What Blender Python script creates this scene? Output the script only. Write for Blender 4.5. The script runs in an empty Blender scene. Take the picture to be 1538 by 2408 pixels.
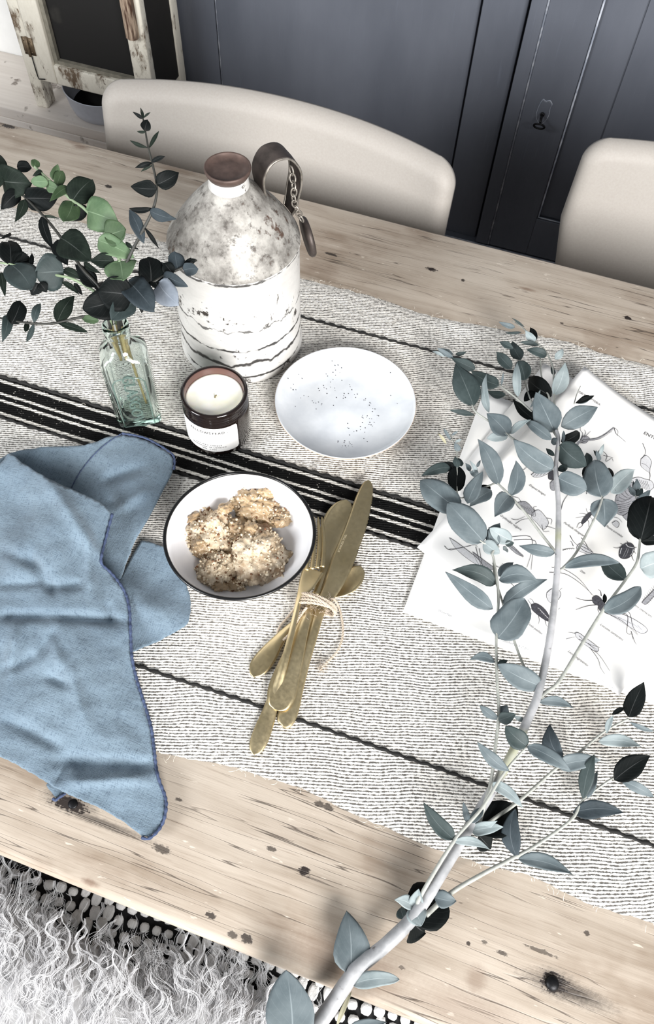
import bpy, bmesh, math, random
from mathutils import Vector, Matrix, noise as mnoise
from mathutils.geometry import delaunay_2d_cdt
random.seed(7)
PI = math.pi
SC = bpy.context.scene
COL = SC.collection

# ------------------------------------------------------------------ camera
W, H = 1538, 2408
FPX = 1911.35
TZ = 0.75                     # table top height
CAMH = 0.70                   # camera above the table top
R = Matrix(((0.94466175, -0.29492026, 0.14365316),
            (0.32678181, 0.80759022, -0.49092941),
            (0.02877214, 0.51070547, 0.85927416)))
CAM = Vector((0, 0, TZ + CAMH))
cd = bpy.data.cameras.new('camera')
cam = bpy.data.objects.new('camera', cd)
COL.objects.link(cam)
cam.matrix_world = Matrix.Translation(CAM) @ R.to_4x4()
cd.sensor_fit = 'VERTICAL'
cd.sensor_height = 24.0
cd.lens = FPX * 24.0 / H
cd.clip_start = 0.01
cd.dof.use_dof = False
SC.camera = cam

# ------------------------------------------------------------------ light
wd = bpy.data.worlds.new('world')
SC.world = wd
wd.use_nodes = True
bg = wd.node_tree.nodes['Background']
bg.inputs[0].default_value = (0.93, 0.96, 1.0, 1)
bg.inputs[1].default_value = 0.20


def area(name, loc, target, sx, sy, power, col=(1, 1, 1)):
    l = bpy.data.lights.new(name, 'AREA')
    l.shape = 'RECTANGLE'
    l.size, l.size_y = sx, sy
    l.energy = power
    l.color = col
    o = bpy.data.objects.new(name, l)
    COL.objects.link(o)
    o.location = loc
    o.rotation_euler = (Vector(target) - Vector(loc)).to_track_quat('-Z', 'Y').to_euler()
    return o


area('window_light', (1.40, -1.40, 1.90), (0.0, 0.5, 0.75), 1.2, 1.2, 122, (1.0, 0.985, 0.97))
area('added_left_fill_light', (-1.7, -1.35, 1.85), (-0.7, 0.8, 0.7), 1.0, 1.2, 56, (0.96, 0.98, 1.0))  # added fill lamp to brighten cabinet, pan, left wall and chairs; no known window
SC.view_settings.view_transform = 'Standard'
SC.view_settings.look = 'None'
SC.view_settings.gamma = 1.0
SC.view_settings.use_curve_mapping = False
SC.view_settings.exposure = 0.45


# ------------------------------------------------------------------ helpers
def ray(px, py):
    d = Vector((px - W / 2, -(py - H / 2), -FPX))
    return (R @ d).normalized()


def at(px, py, z):
    """world point at height z above the table seen at photo pixel (px, py)"""
    r = ray(px, py)
    return CAM + r * ((TZ + z - CAM.z) / r.z)


def at_y(px, py, Y):
    r = ray(px, py)
    return CAM + r * (Y / r.y)


def px_scale(p):
    return (R.transposed() @ (p - CAM)).z / -FPX


def V(*a):
    return Vector(a)


def origin(o):
    v = Vector((0, 0, 0))
    while o is not None:
        v += o.location
        o = o.parent
    return v


def tag(o, label=None, cat=None, group=None, kind=None):
    if label: o['label'] = label
    if cat: o['category'] = cat
    if group: o['group'] = group
    if kind: o['kind'] = kind
    return o


def thing(name, label, cat, loc, group=None):
    o = bpy.data.objects.new(name, None)
    o.empty_display_size = 0.02
    COL.objects.link(o)
    o.location = loc
    return tag(o, label, cat, group)


def build(name, verts, faces, mat, parent=None, loc=None, smooth=True, uvs=None):
    """one mesh object; verts in world coordinates"""
    base = origin(parent) if parent else Vector((0, 0, 0))
    lo = Vector(loc) - base if loc is not None else Vector((0, 0, 0))
    off = base + lo
    me = bpy.data.meshes.new(name)
    me.from_pydata([(v[0] - off.x, v[1] - off.y, v[2] - off.z) for v in verts], [], faces)
    if uvs is not None:
        ul = me.uv_layers.new(name='UVMap')
        flat = []
        for lp in me.loops:
            flat += uvs[lp.vertex_index]
        ul.data.foreach_set('uv', flat)
    if smooth:
        me.polygons.foreach_set('use_smooth', [True] * len(me.polygons))
    if mat:
        me.materials.append(mat)
    me.update()
    o = bpy.data.objects.new(name, me)
    COL.objects.link(o)
    o.location = lo
    if parent:
        o.parent = parent
    return o


class MB:
    """collects verts and faces"""
    def __init__(s):
        s.v, s.f = [], []

    def add(s, vs, fs):
        n = len(s.v)
        s.v += [Vector(v) for v in vs]
        s.f += [tuple(i + n for i in f) for f in fs]
        return s

    def box(s, x0, x1, y0, y1, z0, z1, bev=0.0):
        if bev <= 0:
            s.add([(x0, y0, z0), (x1, y0, z0), (x1, y1, z0), (x0, y1, z0), (x0, y0, z1), (x1, y0, z1), (x1, y1, z1), (x0, y1, z1)],
                  [(3, 2, 1, 0), (4, 5, 6, 7), (0, 1, 5, 4), (1, 2, 6, 5), (2, 3, 7, 6), (3, 0, 4, 7)])
        else:
            bm = bmesh.new()
            bmesh.ops.create_cube(bm, size=1)
            for v in bm.verts:
                v.co = V((x0 + x1) / 2 + v.co.x * (x1 - x0), (y0 + y1) / 2 + v.co.y * (y1 - y0), (z0 + z1) / 2 + v.co.z * (z1 - z0))
            bmesh.ops.bevel(bm, geom=bm.edges[:], offset=bev, segments=2, affect='EDGES', profile=0.6)
            bm.verts.index_update()
            s.add([v.co.copy() for v in bm.verts], [[v.index for v in f.verts] for f in bm.faces])
            bm.free()
        return s

    def loft(s, rings, close_ring=True, cap0=True, cap1=True):
        n = len(rings[0])
        b = len(s.v)
        for r in rings:
            s.v += [Vector(p) for p in r]
        m = n if close_ring else n - 1
        for i in range(len(rings) - 1):
            for j in range(m):
                k = (j + 1) % n
                s.f.append((b + i * n + j, b + i * n + k, b + (i + 1) * n + k, b + (i + 1) * n + j))
        if close_ring and cap0: s.f.append(tuple(b + j for j in reversed(range(n))))
        if close_ring and cap1: s.f.append(tuple(b + (len(rings) - 1) * n + j for j in range(n)))
        return s

    def lathe(s, prof, c=(0, 0, 0), n=48, cap0=True, cap1=True, wob=None):
        rings = []
        for (r, z) in prof:
            ring = []
            for j in range(n):
                a = 2 * PI * j / n
                rr = r * (1 + (wob(a, z) if wob else 0))
                ring.append((c[0] + rr * math.cos(a), c[1] + rr * math.sin(a), c[2] + z))
            rings.append(ring)
        return s.loft(rings, True, cap0, cap1)

    def tube(s, pts, rad, n=8, caps=True):
        pts = [Vector(p) for p in pts]
        if not isinstance(rad, (list, tuple)): rad = [rad] * len(pts)
        rings = []
        up = None
        for i, p in enumerate(pts):
            t = (pts[min(i + 1, len(pts) - 1)] - pts[max(i - 1, 0)])
            if t.length < 1e-9: t = V(0, 0, 1)
            t.normalize()
            if up is None:
                up = t.orthogonal().normalized()
            up = (up - t * up.dot(t))
            if up.length < 1e-6: up = t.orthogonal()
            up.normalize()
            sd = t.cross(up)
            rings.append([p + (up * math.cos(2 * PI * k / n) + sd * math.sin(2 * PI * k / n)) * rad[i] for k in range(n)])
        return s.loft(rings, True, caps, caps)

    def build(s, name, mat, parent=None, loc=None, smooth=True):
        return build(name, s.v, s.f, mat, parent, loc, smooth)


def crom(pts, k=6):
    """Catmull-Rom through tuples of numbers"""
    pts = [tuple(p) for p in pts]
    P = [pts[0]] + pts + [pts[-1]]
    out = []
    for i in range(1, len(P) - 2):
        for j in range(k):
            t = j / k
            out.append(tuple(0.5 * (2 * b + (c - a) * t + (2 * a - 5 * b + 4 * c - d) * t * t + (3 * b - a - 3 * c + d) * t ** 3)
                             for a, b, c, d in zip(P[i - 1], P[i], P[i + 1], P[i + 2])))
    out.append(pts[-1])
    return out


def auto_smooth(o, ang=0.6):
    me = o.data
    me.set_sharp_from_angle(angle=ang)
    return o


# ------------------------------------------------------------------ material helpers
class NT:
    def __init__(s, name):
        s.m = bpy.data.materials.new(name)
        s.m.use_nodes = True
        s.t = s.m.node_tree
        s.b = s.t.nodes['Principled BSDF']
        s._tc = None

    def n(s, ty, **kw):
        o = s.t.nodes.new(ty)
        for k, v in kw.items():
            setattr(o, k, v)
        return o

    def l(s, a, b):
        s.t.links.new(a, b)

    def _set(s, sock, v):
        if hasattr(v, 'is_linked') or hasattr(v, 'links'):
            s.l(v, sock)
        elif v is not None:
            if isinstance(v, (tuple, list)) and len(v) == 3 and sock.type == 'RGBA': v = (*v, 1)
            sock.default_value = v

    def obj(s):
        if not s._tc: s._tc = s.n('ShaderNodeTexCoord')
        return s._tc.outputs['Object']

    def uv(s):
        if not s._tc: s._tc = s.n('ShaderNodeTexCoord')
        return s._tc.outputs['UV']

    def map(s, vec, scale=(1, 1, 1), loc=(0, 0, 0), rot=(0, 0, 0)):
        o = s.n('ShaderNodeMapping')
        s.l(vec, o.inputs[0])
        o.inputs['Scale'].default_value = scale
        o.inputs['Location'].default_value = loc
        o.inputs['Rotation'].default_value = rot
        return o.outputs[0]

    def noise(s, vec, scale=5, detail=4, rough=0.55, dist=0):
        o = s.n('ShaderNodeTexNoise')
        s.l(vec, o.inputs['Vector'])
        o.inputs['Scale'].default_value = scale
        o.inputs['Detail'].default_value = detail
        o.inputs['Roughness'].default_value = rough
        o.inputs['Distortion'].default_value = dist
        return o.outputs[0]

    def vor(s, vec, scale=5, feature='F1', rnd=1.0):
        o = s.n('ShaderNodeTexVoronoi', feature=feature)
        s.l(vec, o.inputs['Vector'])
        o.inputs['Scale'].default_value = scale
        o.inputs['Randomness'].default_value = rnd
        return o.outputs['Distance']

    def ramp(s, fac, stops, interp='LINEAR'):
        o = s.n('ShaderNodeValToRGB')
        o.color_ramp.interpolation = interp
        e = o.color_ramp.elements
        while len(e) < len(stops): e.new(0.5)
        for i, (p, c) in enumerate(stops):
            e[i].position = p
            if not isinstance(c, (tuple, list)): c = (c, c, c)
            e[i].color = (*c[:3], 1)
        s.l(fac, o.inputs[0])
        return o.outputs[0]

    def mix(s, fac, a, b, blend='MIX'):
        o = s.n('ShaderNodeMix', data_type='RGBA', blend_type=blend)
        s._set(o.inputs[0], fac)
        s._set(o.inputs[6], a)
        s._set(o.inputs[7], b)
        return o.outputs[2]

    def math(s, op, a, b=None, c=None, clamp=False):
        o = s.n('ShaderNodeMath', operation=op)
        o.use_clamp = clamp
        s._set(o.inputs[0], a)
        if b is not None: s._set(o.inputs[1], b)
        if c is not None: s._set(o.inputs[2], c)
        return o.outputs[0]

    def sep(s, vec):
        o = s.n('ShaderNodeSeparateXYZ')
        s.l(vec, o.inputs[0])
        return o.outputs

    def comb(s, x, y, z=0.0):
        o = s.n('ShaderNodeCombineXYZ')
        for i, v in enumerate((x, y, z)): s._set(o.inputs[i], v)
        return o.outputs[0]

    def smooth(s, v, lo, hi):
        o = s.n('ShaderNodeMapRange', interpolation_type='SMOOTHSTEP')
        s.l(v, o.inputs[0])
        o.inputs[1].default_value = lo
        o.inputs[2].default_value = hi
        return o.outputs[0]

    def bump(s, h, strength=0.3, dist=0.002, normal=None):
        o = s.n('ShaderNodeBump')
        o.inputs['Strength'].default_value = strength
        o.inputs['Distance'].default_value = dist
        s.l(h, o.inputs['Height'])
        if normal: s.l(normal, o.inputs['Normal'])
        s.l(o.outputs[0], s.b.inputs['Normal'])
        return o.outputs[0]

    def set(s, col=None, rough=None, metal=None, **kw):
        if col is not None: s._set(s.b.inputs['Base Color'], col)
        if rough is not None: s._set(s.b.inputs['Roughness'], rough)
        if metal is not None: s._set(s.b.inputs['Metallic'], metal)
        for k, v in kw.items():
            s._set(s.b.inputs[k.replace('_', ' ')], v)
        return s


def srgb(r, g, b):
    f = lambda c: (c / 255 / 12.92) if c / 255 <= 0.04045 else ((c / 255 + 0.055) / 1.055) ** 2.4
    return (f(r), f(g), f(b))


def plain(name, col, rough=0.5, metal=0, nscale=60, namt=0.12, bump=0.1, **kw):
    t = NT(name)
    n = t.noise(t.obj(), nscale, 4)
    c = t.mix(t.ramp(n, [(0.3, 0), (0.7, 1)]), tuple(x * (1 - namt) for x in col), tuple(min(1, x * (1 + namt)) for x in col))
    t.set(c, rough, metal, **kw)
    if bump: t.bump(n, bump, 0.001)
    return t.m

# ================================================================== SETTING
YW = 1.5935                   # plane of the panelled wall
# blue panelling paint
t = NT('slate_blue_paint')
co = t.obj()
n1 = t.noise(t.map(co, (1, 1, 0.35)), 6, 5)
n2 = t.noise(t.map(co, (60, 60, 3)), 4, 4)
c = t.mix(t.ramp(n1, [(0.35, 0), (0.7, 1)]), srgb(80, 84, 93), srgb(95, 99, 108))
c = t.mix(t.ramp(n2, [(0.62, 0), (0.75, 0.35)]), c, srgb(98, 104, 116))
t.set(c, 0.5)
t.bump(t.noise(t.map(co, (1, 1, 0.12)), 140, 5), 0.25, 0.0015)
M_BLUE = t.m
t = NT('highlight_paint_edge')  # pale tone paints in the highlight lines on beads, moulding and skirting
c = t.mix(t.ramp(t.noise(t.obj(), 40, 4), [(0.45, 0), (0.65, 1)]), srgb(128, 134, 146), srgb(186, 190, 198))
t.set(c, 0.5)
M_BLUE_EDGE = t.m
M_FLOOR = plain('dark_floor_boards', srgb(88, 74, 62), 0.6, 0, 12, 0.3, 0.2)
M_WHITEWALL = plain('white_plaster', srgb(240, 240, 238), 0.8, 0, 30, 0.03, 0.15)

o = MB().box(-3.0, 3.0, -2.4, 1.75, -0.05, 0.0).build('floor', M_FLOOR, smooth=False)
tag(o, 'dark wooden floor under the table', None, kind='structure')

wall = MB().box(-0.93, 1.8, YW, YW + 0.06, 0.0, 2.3).build('wall_back', M_BLUE, smooth=False)
tag(wall, 'slate blue panelled wall behind the chairs', kind='structure')


def wz(px, py):
    return at_y(px, py, YW).z


# vertical boards of the panelling, separated by thin grooves
xs = [-0.93, -0.856, -0.764, -0.222]
for a, b in zip(xs[:-1], xs[1:]):
    MB().box(a + 0.0012, b - 0.0012, YW - 0.010, YW + 0.002, 0.152, 2.3, 0.0018).build('board', M_BLUE, wall)
MB().box(-0.218, -0.136, YW - 0.026, YW + 0.002, 0.152, 2.3, 0.002).build('stile', M_BLUE, wall)
MB().tube([(-0.857, YW - 0.0095, 0.152), (-0.857, YW - 0.0095, 2.3)], 0.0011, 6).build('bead', M_BLUE_EDGE, wall)
MB().tube([(-0.762, YW - 0.0095, 0.152), (-0.762, YW - 0.0095, 2.3)], 0.0014, 6).build('bead', M_BLUE_EDGE, wall)

# cupboard door built into the panelling
door = MB().box(-0.128, 1.0, YW - 0.028, YW + 0.002, 0.156, 2.2).build('door_1', M_BLUE, smooth=False)
tag(door, 'slate blue cupboard door with key in its lock', kind='structure')
YD = YW - 0.028
MB().box(-0.131, -0.1035, YD - 0.016, YD + 0.002, 0.156, 2.2, 0.0015).build('edge_stile', M_BLUE, door)
MB().tube([(-0.1015, YD - 0.0135, 0.157), (-0.1015, YD - 0.0135, 2.2)], 0.0021, 6).build('bead', M_BLUE_EDGE, door)
MB().box(-0.0995, -0.012, YD - 0.014, YD + 0.002, 0.156, 2.2, 0.0015).build('lock_stile', M_BLUE, door)
MB().box(-0.012, 1.0, YD - 0.014, YD + 0.002, 0.156, 0.254, 0.0015).build('bottom_rail', M_BLUE, door)
MB().box(-0.0105, 0.062, YD - 0.003, YD + 0.002, 0.258, 2.2, 0.001).build('panel', M_BLUE, door)
MB().box(0.0645, 1.0, YD - 0.003, YD + 0.002, 0.258, 2.2, 0.001).build('panel', M_BLUE, door)
mo = MB()
mo.tube([(-0.0095, YD - 0.0095, 2.2), (-0.0095, YD - 0.0095, 0.2565), (1.0, YD - 0.0095, 0.2565)], 0.0024, 6)
mo.build('moulding', M_BLUE_EDGE, door)
# escutcheon outline painted over
lk = at_y(1278, 262, YD - 0.014)
es = MB()
pts = [(-0.006, 0.024), (-0.009, 0.017), (-0.011, 0.006), (-0.0115, -0.006), (-0.009, -0.016), (-0.004, -0.023), (0, -0.026),
       (0.004, -0.023), (0.009, -0.016), (0.0115, -0.004), (0.0105, 0.01), (0.012, 0.018), (0.006, 0.024), (0, 0.021), (-0.006, 0.024)]
es.tube([(lk.x + a, lk.y, lk.z + b) for a, b in crom(pts, 4)], 0.0011, 6)
es.build('escutcheon', M_BLUE_EDGE, door)
es = MB()
es.loft([[(lk.x + a * s, lk.y - d, lk.z + b * s) for a, b in crom(pts, 3)[:-1]] for s, d in ((1.0, -0.002), (1.0, 0.0012), (0.9, 0.0016))])
es.build('lock_plate', M_BLUE, door)
# skirting
bb = MB()
bb.loft([[(x, YW - y, z) for (y, z) in ((-0.01, 0), (0.062, 0), (0.062, 0.105), (0.055, 0.118), (0.056, 0.128), (0.048, 0.145), (0.044, 0.153), (-0.01, 0.153))] for x in (-0.93, 1.8)])
tag(bb.build('baseboard_back', M_BLUE, smooth=False), 'moulded slate blue skirting board under the cupboard door', kind='structure')
MB().tube([(-0.93, YW - 0.0445, 0.1528), (1.8, YW - 0.0445, 0.1528)], 0.0016, 6).build('highlight_edge', M_BLUE_EDGE, bpy.data.objects['baseboard_back'])  # pale strip painted as the highlight along the skirting top

o = MB().box(-3.0, -0.93, 1.578, YW + 0.06, 0.0, 2.3).build('wall_left', M_WHITEWALL, smooth=False)
tag(o, 'white painted wall beside the old cabinet', kind='structure')

# key
M_IRON = plain('dark_iron', srgb(28, 28, 30), 0.45, 0.7, 200, 0.3, 0.3)
k = thing('key', 'small dark iron key standing in the cupboard door lock', 'key', lk + V(0, -0.002, -0.003))
kp = k.location
MB().tube([kp + V(0, 0.0, 0), kp + V(0.0, -0.016, -0.001), kp + V(0.001, -0.026, -0.003)], [0.0026, 0.0028, 0.0022], 8).build('shank', M_IRON, k)
MB().tube([kp + V(0, -0.003, 0), kp + V(0, -0.006, 0)], 0.0042, 10).build('collar', M_IRON, k)
ring = []
for j in range(25):
    a = 2 * PI * j / 24
    ring.append(kp + V(0.001 + 0.0105 * math.cos(a), -0.034 - 0.004 * math.sin(a), -0.006 + 0.0072 * math.sin(a)))
MB().tube(ring, 0.0019, 8, False).build('bow', M_IRON, k)

# ================================================================== LOW BENCH AND CABINET
t = NT('bare_pale_pine')
co = t.obj()
g = t.noise(t.map(co, (3, 60, 60)), 2, 5)
c = t.mix(g, srgb(206, 197, 188), srgb(236, 229, 222))
c = t.mix(t.ramp(t.noise(co, 26, 3), [(0.66, 0), (0.72, 0.75)]), c, srgb(90, 74, 62))
t.set(c, 0.65)
t.bump(g, 0.2, 0.001)
M_PALE = t.m
LZ = TZ - 0.42
pb = thing('low_bench', 'low pale wooden ledge bench carrying the old cabinet', 'bench', (-1.25, 1.48, 0))
MB().box(-1.9, -0.76, 1.386, 1.576, LZ - 0.024, LZ, 0.002).build('seat_board', M_PALE, pb)
MB().box(-1.9, -0.765, 1.384, 1.402, LZ - 0.13, LZ - 0.0245, 0.002).build('front_apron', M_PALE, pb)
for x in (-1.86, -0.80):
    for y in (1.41, 1.545):
        MB().box(x, x + 0.035, y - 0.0075, y + 0.0175, 0, LZ - 0.0245, 0.002).build('leg', M_PALE, pb)

t = NT('chipped_cream_paint')
co = t.obj()
n1 = t.noise(t.map(co, (1, 1, 0.5)), 24, 7, 0.65)
n2 = t.noise(t.map(co, (3, 3, 1.2)), 60, 5, 0.7)
wood = t.mix(t.noise(t.map(co, (40, 40, 6)), 3), srgb(74, 58, 44), srgb(136, 118, 98))
paint = t.mix(n2, srgb(214, 208, 192), srgb(240, 236, 224))
c = t.mix(t.ramp(n1, [(0.50, 0), (0.56, 1)]), paint, t.mix(0.5, paint, wood))
c = t.mix(t.ramp(t.math('ADD', t.math('MULTIPLY', n1, 0.6), t.math('MULTIPLY', n2, 0.45)), [(0.57, 0), (0.61, 1)]), c, wood)
t.set(c, 0.6)
t.bump(n1, 0.4, 0.002)
M_CREAM = t.m
M_DARKIN = plain('dark_inside_and_shade', srgb(24, 22, 20), 0.9, 0, 30, 0.2, 0)  # also stands in for shade on the cabinet's outer right side
t = NT('dark_wire_gauze')
v = t.math('MULTIPLY', t.math('SINE', t.math('MULTIPLY', t.sep(t.obj())[0], 2600)), t.math('SINE', t.math('MULTIPLY', t.sep(t.obj())[2], 2600)))
dust = t.ramp(t.noise(t.obj(), 9, 5), [(0.60, 0), (0.8, 0.25)])
t.set(t.mix(dust, t.mix(t.ramp(v, [(0.4, 0), (0.8, 1)]), srgb(14, 13, 13), srgb(30, 29, 27)), srgb(120, 116, 106)), 0.8)
M_GAUZE = t.m
M_BRASS_OLD = plain('rusty_hinge_metal', srgb(120, 104, 84), 0.55, 0.5, 150, 0.4, 0.4)
t = NT('worn_brown_wood')
t.set(t.mix(t.ramp(t.noise(t.map(t.obj(), (50, 50, 8)), 3, 5), [(0.4, 0), (0.62, 1)]), srgb(70, 46, 34), srgb(180, 160, 140)), 0.5)
M_BROWN = t.m

YC = 1.4177
cb = thing('meat_safe_cabinet', 'old cabinet with chipped cream paint and dark gauze door', 'cabinet', (-0.965, YC + 0.07, LZ))
ZT = TZ + 0.32
MB().box(-1.145, -1.1165, YC, YC + 0.035, LZ, ZT, 0.003).build('post', M_CREAM, cb)
for x, w_ in ((-1.145, .028), (-0.862, .018)):
    MB().box(x, x + w_, 1.545, 1.573, LZ, ZT, 0.003).build('post', M_CREAM, cb)
MB().box(-0.862, -0.846, YC + 0.0145, YC + 0.03, LZ, ZT, 0.002).build('post', M_DARKIN, cb)  # coloured near-black to merge with the shaded right side
MB().box(-1.143, -1.128, YC + 0.0355, 1.5445, LZ + 0.065, ZT, 0).build('side_panel', M_CREAM, cb, smooth=False)
MB().box(-0.856, -0.847, YC + 0.0305, 1.5445, LZ + 0.065, ZT, 0).build('side_panel', M_DARKIN, cb, smooth=False)  # outer right face; its shade is put into the near-black colour
MB().box(-1.116, -0.863, 1.556, 1.566, LZ + 0.065, ZT, 0).build('back_panel', M_DARKIN, cb, smooth=False)
MB().box(-1.127, -0.857, YC + 0.036, 1.5555, LZ + 0.066, LZ + 0.08, 0).build('floor_board', M_DARKIN, cb, smooth=False)
MB().box(-1.145, -0.838, YC - 0.01, 1.573, ZT + 0.0005, ZT + 0.02, 0.003).build('top_board', M_CREAM, cb)
dr = MB().box(-1.115, -1.070, YC - 0.006, YC + 0.014, LZ + 0.070, ZT - 0.02, 0.003).build('door', M_CREAM, cb)
tag(dr, 'cream gauze door with chipped frame')
MB().box(-0.878, -0.838, YC - 0.006, YC + 0.014, LZ + 0.070, ZT - 0.02, 0.003).build('door_stile', M_CREAM, dr)
MB().box(-1.0695, -0.8785, YC - 0.006, YC + 0.014, LZ + 0.070, LZ + 0.112, 0.003).build('bottom_rail', M_CREAM, dr)
MB().box(-1.0695, -0.8785, YC - 0.006, YC + 0.014, ZT - 0.062, ZT - 0.02, 0.003).build('top_rail', M_CREAM, dr)
fr = MB()
fr.box(-1.0695, -1.060, YC + 0.002, YC + 0.012, LZ + 0.1125, ZT - 0.0625)
fr.box(-1.0595, -0.8785, YC + 0.002, YC + 0.012, LZ + 0.1125, LZ + 0.120)
fr.build('gauze_batten', plain('grey_batten', srgb(128, 124, 112), 0.7, 0, 60, 0.3, 0.3), dr, smooth=False)
MB().box(-1.069, -0.879, YC + 0.0125, YC + 0.0135, LZ + 0.1125, ZT - 0.0625).build('gauze', M_GAUZE, dr, smooth=False)
h0 = at_y(311, 88, YC - 0.012)
hd = MB()
hd.loft([[(h0.x - 0.013 + dx, YC - 0.0065 - dy, z) for dx, dy in ((0, 0), (0.026, 0), (0.026, 0.010), (0.021, 0.016), (0.013, 0.017), (0.003, 0.012))]
         for z in (h0.z, h0.z + 0.004, h0.z + 0.16)])
hd.build('door_handle', M_BROWN, dr, smooth=False)
hz = at_y(50, 105, YC - 0.008).z
hg = MB()
hg.box(-1.128, -1.1175, YC - 0.0085, YC - 0.0065, hz - 0.018, hz + 0.018)
hg.box(-1.1145, -1.103, YC - 0.0085, YC - 0.0065, hz - 0.018, hz + 0.018)
hg.tube([(-1.116, YC - 0.0095, hz - 0.02), (-1.116, YC - 0.0095, hz + 0.02)], 0.003, 8)
for dx in (-0.0075, 0.0075):
    for dz in (-0.011, 0.011):
        hg.lathe([(0.0018, 0), (0.0018, 0.0012)], (-1.116 + dx, YC - 0.0095, hz + dz), 8)
hg.build('hinge', M_BRASS_OLD, cb)
hk = MB().tube([(-1.114, YC - 0.0085, hz - 0.02), (-1.1135, YC - 0.0085, hz - 0.062), (-1.111, YC - 0.010, hz - 0.068), (-1.096, YC - 0.009, hz - 0.066)], 0.0012, 6)
hk.build('wire_hook', M_IRON, cb)

# grey pan under the cabinet
M_GREYPAN = plain('grey_blue_enamel', srgb(186, 191, 202), 0.35, 0, 80, 0.05, 0.03)
pc = V(-0.998, 1.478, LZ)
pn = thing('grey_pan', 'round grey blue pan pushed under the old cabinet', 'pan', pc)
MB().lathe([(0.0, 0.0005), (0.070, 0.0005), (0.078, 0.004), (0.083, 0.02), (0.0885, 0.052), (0.090, 0.0545), (0.0895, 0.056), (0.0875, 0.0545), (0.081, 0.022), (0.075, 0.007), (0.0, 0.0045)],
           pc, 56, False, False).build('pan_body', M_GREYPAN, pn)
MB().box(pc.x - 0.112, pc.x - 0.0895, pc.y - 0.016, pc.y + 0.016, LZ + 0.046, LZ + 0.0525, 0.003).build('lug_handle', M_GREYPAN, pn)
MB().lathe([(0.0, 0.0055), (0.0765, 0.0105), (0.0, 0.011)], pc, 40, False, False).build('lining', M_DARKIN, pn)

# ================================================================== CHAIRS
t = NT('putty_moulded_plastic')
t.set(t.mix(t.noise(t.obj(), 350, 2), srgb(152, 146, 139), srgb(164, 159, 153)), 0.62)
t.bump(t.noise(t.obj(), 700, 2), 0.12, 0.0006)
M_SHELL = t.m
M_STEEL = plain('grey_steel_tube', srgb(120, 122, 126), 0.35, 0.9, 80, 0.1, 0)


def chair_shell():
    """seat and back pressed from one sheet; the rim of the back curls away from the sitter"""
    rings = []
    nu = 44
    us = [math.sin(PI / 2 * (-1 + 2 * j / nu)) for j in range(nu + 1)]
    for (y, z, w) in crom([(-0.40, -0.335, 0.205), (-0.37, -0.312, 0.215), (-0.25, -0.322, 0.225), (-0.12, -0.335, 0.225), (-0.04, -0.325, 0.215), (-0.008, -0.285, 0.208)], 5):
        rings.append([[u * w, y, z + 0.018 * abs(u) ** 2.5] for u in us])
    top, rc, rw = 0.032, 0.026, 0.018
    zs = [-0.24, -0.18, -0.12, -0.08, -0.05, -0.03]
    zs += [top - rc * (1 - math.sin(PI / 2 * k / 16)) for k in range(17)]
    for z in zs:
        cl = (z + 0.285) / (top + 0.285)
        y = 0.072 * cl ** 0.8
        w = 0.206 + 0.050 * min(1, cl * 1.6) ** 0.8
        s = max(0.0, (z - (top - rc)) / rc)
        lim = w - rc + rc * math.sqrt(max(0.0004, 1 - s * s))
        row = []
        for u in us:
            x = u * lim
            qx, qz = abs(x) - (w - rc), z - (top - rc)
            d = rc - (math.hypot(max(qx, 0), max(qz, 0)) + min(max(qx, qz), 0))
            e = max(0.0, 1 - d / rw)
            roll = 0.020 * (1 - math.sqrt(max(0.0, 1 - min(1, e) ** 2))) * min(1, max(0, (z + 0.22) / 0.1))
            row.append([x, y - 0.042 * abs(x / w) ** 2.2 * min(1, cl * 1.5) + roll, z - 0.010 * (x / w) ** 2 * cl])
        rings.append(row)
    return rings


SHELL_RINGS = chair_shell()


def make_chair(loc, rz, label):
    c = thing('dining_chair', label, 'chair', (loc[0], loc[1], 0), 'putty coloured moulded chairs along the wall side of the table')
    zt = TZ + loc[2]
    rot = Matrix.Rotation(rz, 3, 'Z')
    P = lambda p: rot @ V(*p) + V(loc[0], loc[1], zt)
    s = MB().loft([[P(p) for p in row] for row in SHELL_RINGS], False)
    o = s.build('shell', M_SHELL, c)
    md = o.modifiers.new('thick', 'SOLIDIFY')
    md.thickness = 0.004
    md.offset = 1
    sz = -zt + 0.003
    for sx in (-1, 1):
        for (ys, yf) in ((-0.33, -0.36), (-0.06, 0.06)):
            MB().tube([P((sx * 0.17, ys, -0.345)), P((sx * 0.205, yf, sz))], 0.0095, 10).build('leg', M_STEEL, c)
    MB().tube([P((-0.17, -0.33, -0.350)), P((0.17, -0.33, -0.350))], 0.008, 8).build('cross_bar', M_STEEL, c)
    MB().tube([P((-0.17, -0.06, -0.352)), P((0.17, -0.06, -0.352))], 0.008, 8).build('cross_bar', M_STEEL, c)
    return c


make_chair((-0.382, 0.896, -0.004), 0.0, 'putty plastic dining chair behind the metal jug')
make_chair((0.279, 0.985, 0.0), -0.12, 'putty plastic dining chair in front of the cupboard door')

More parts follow.
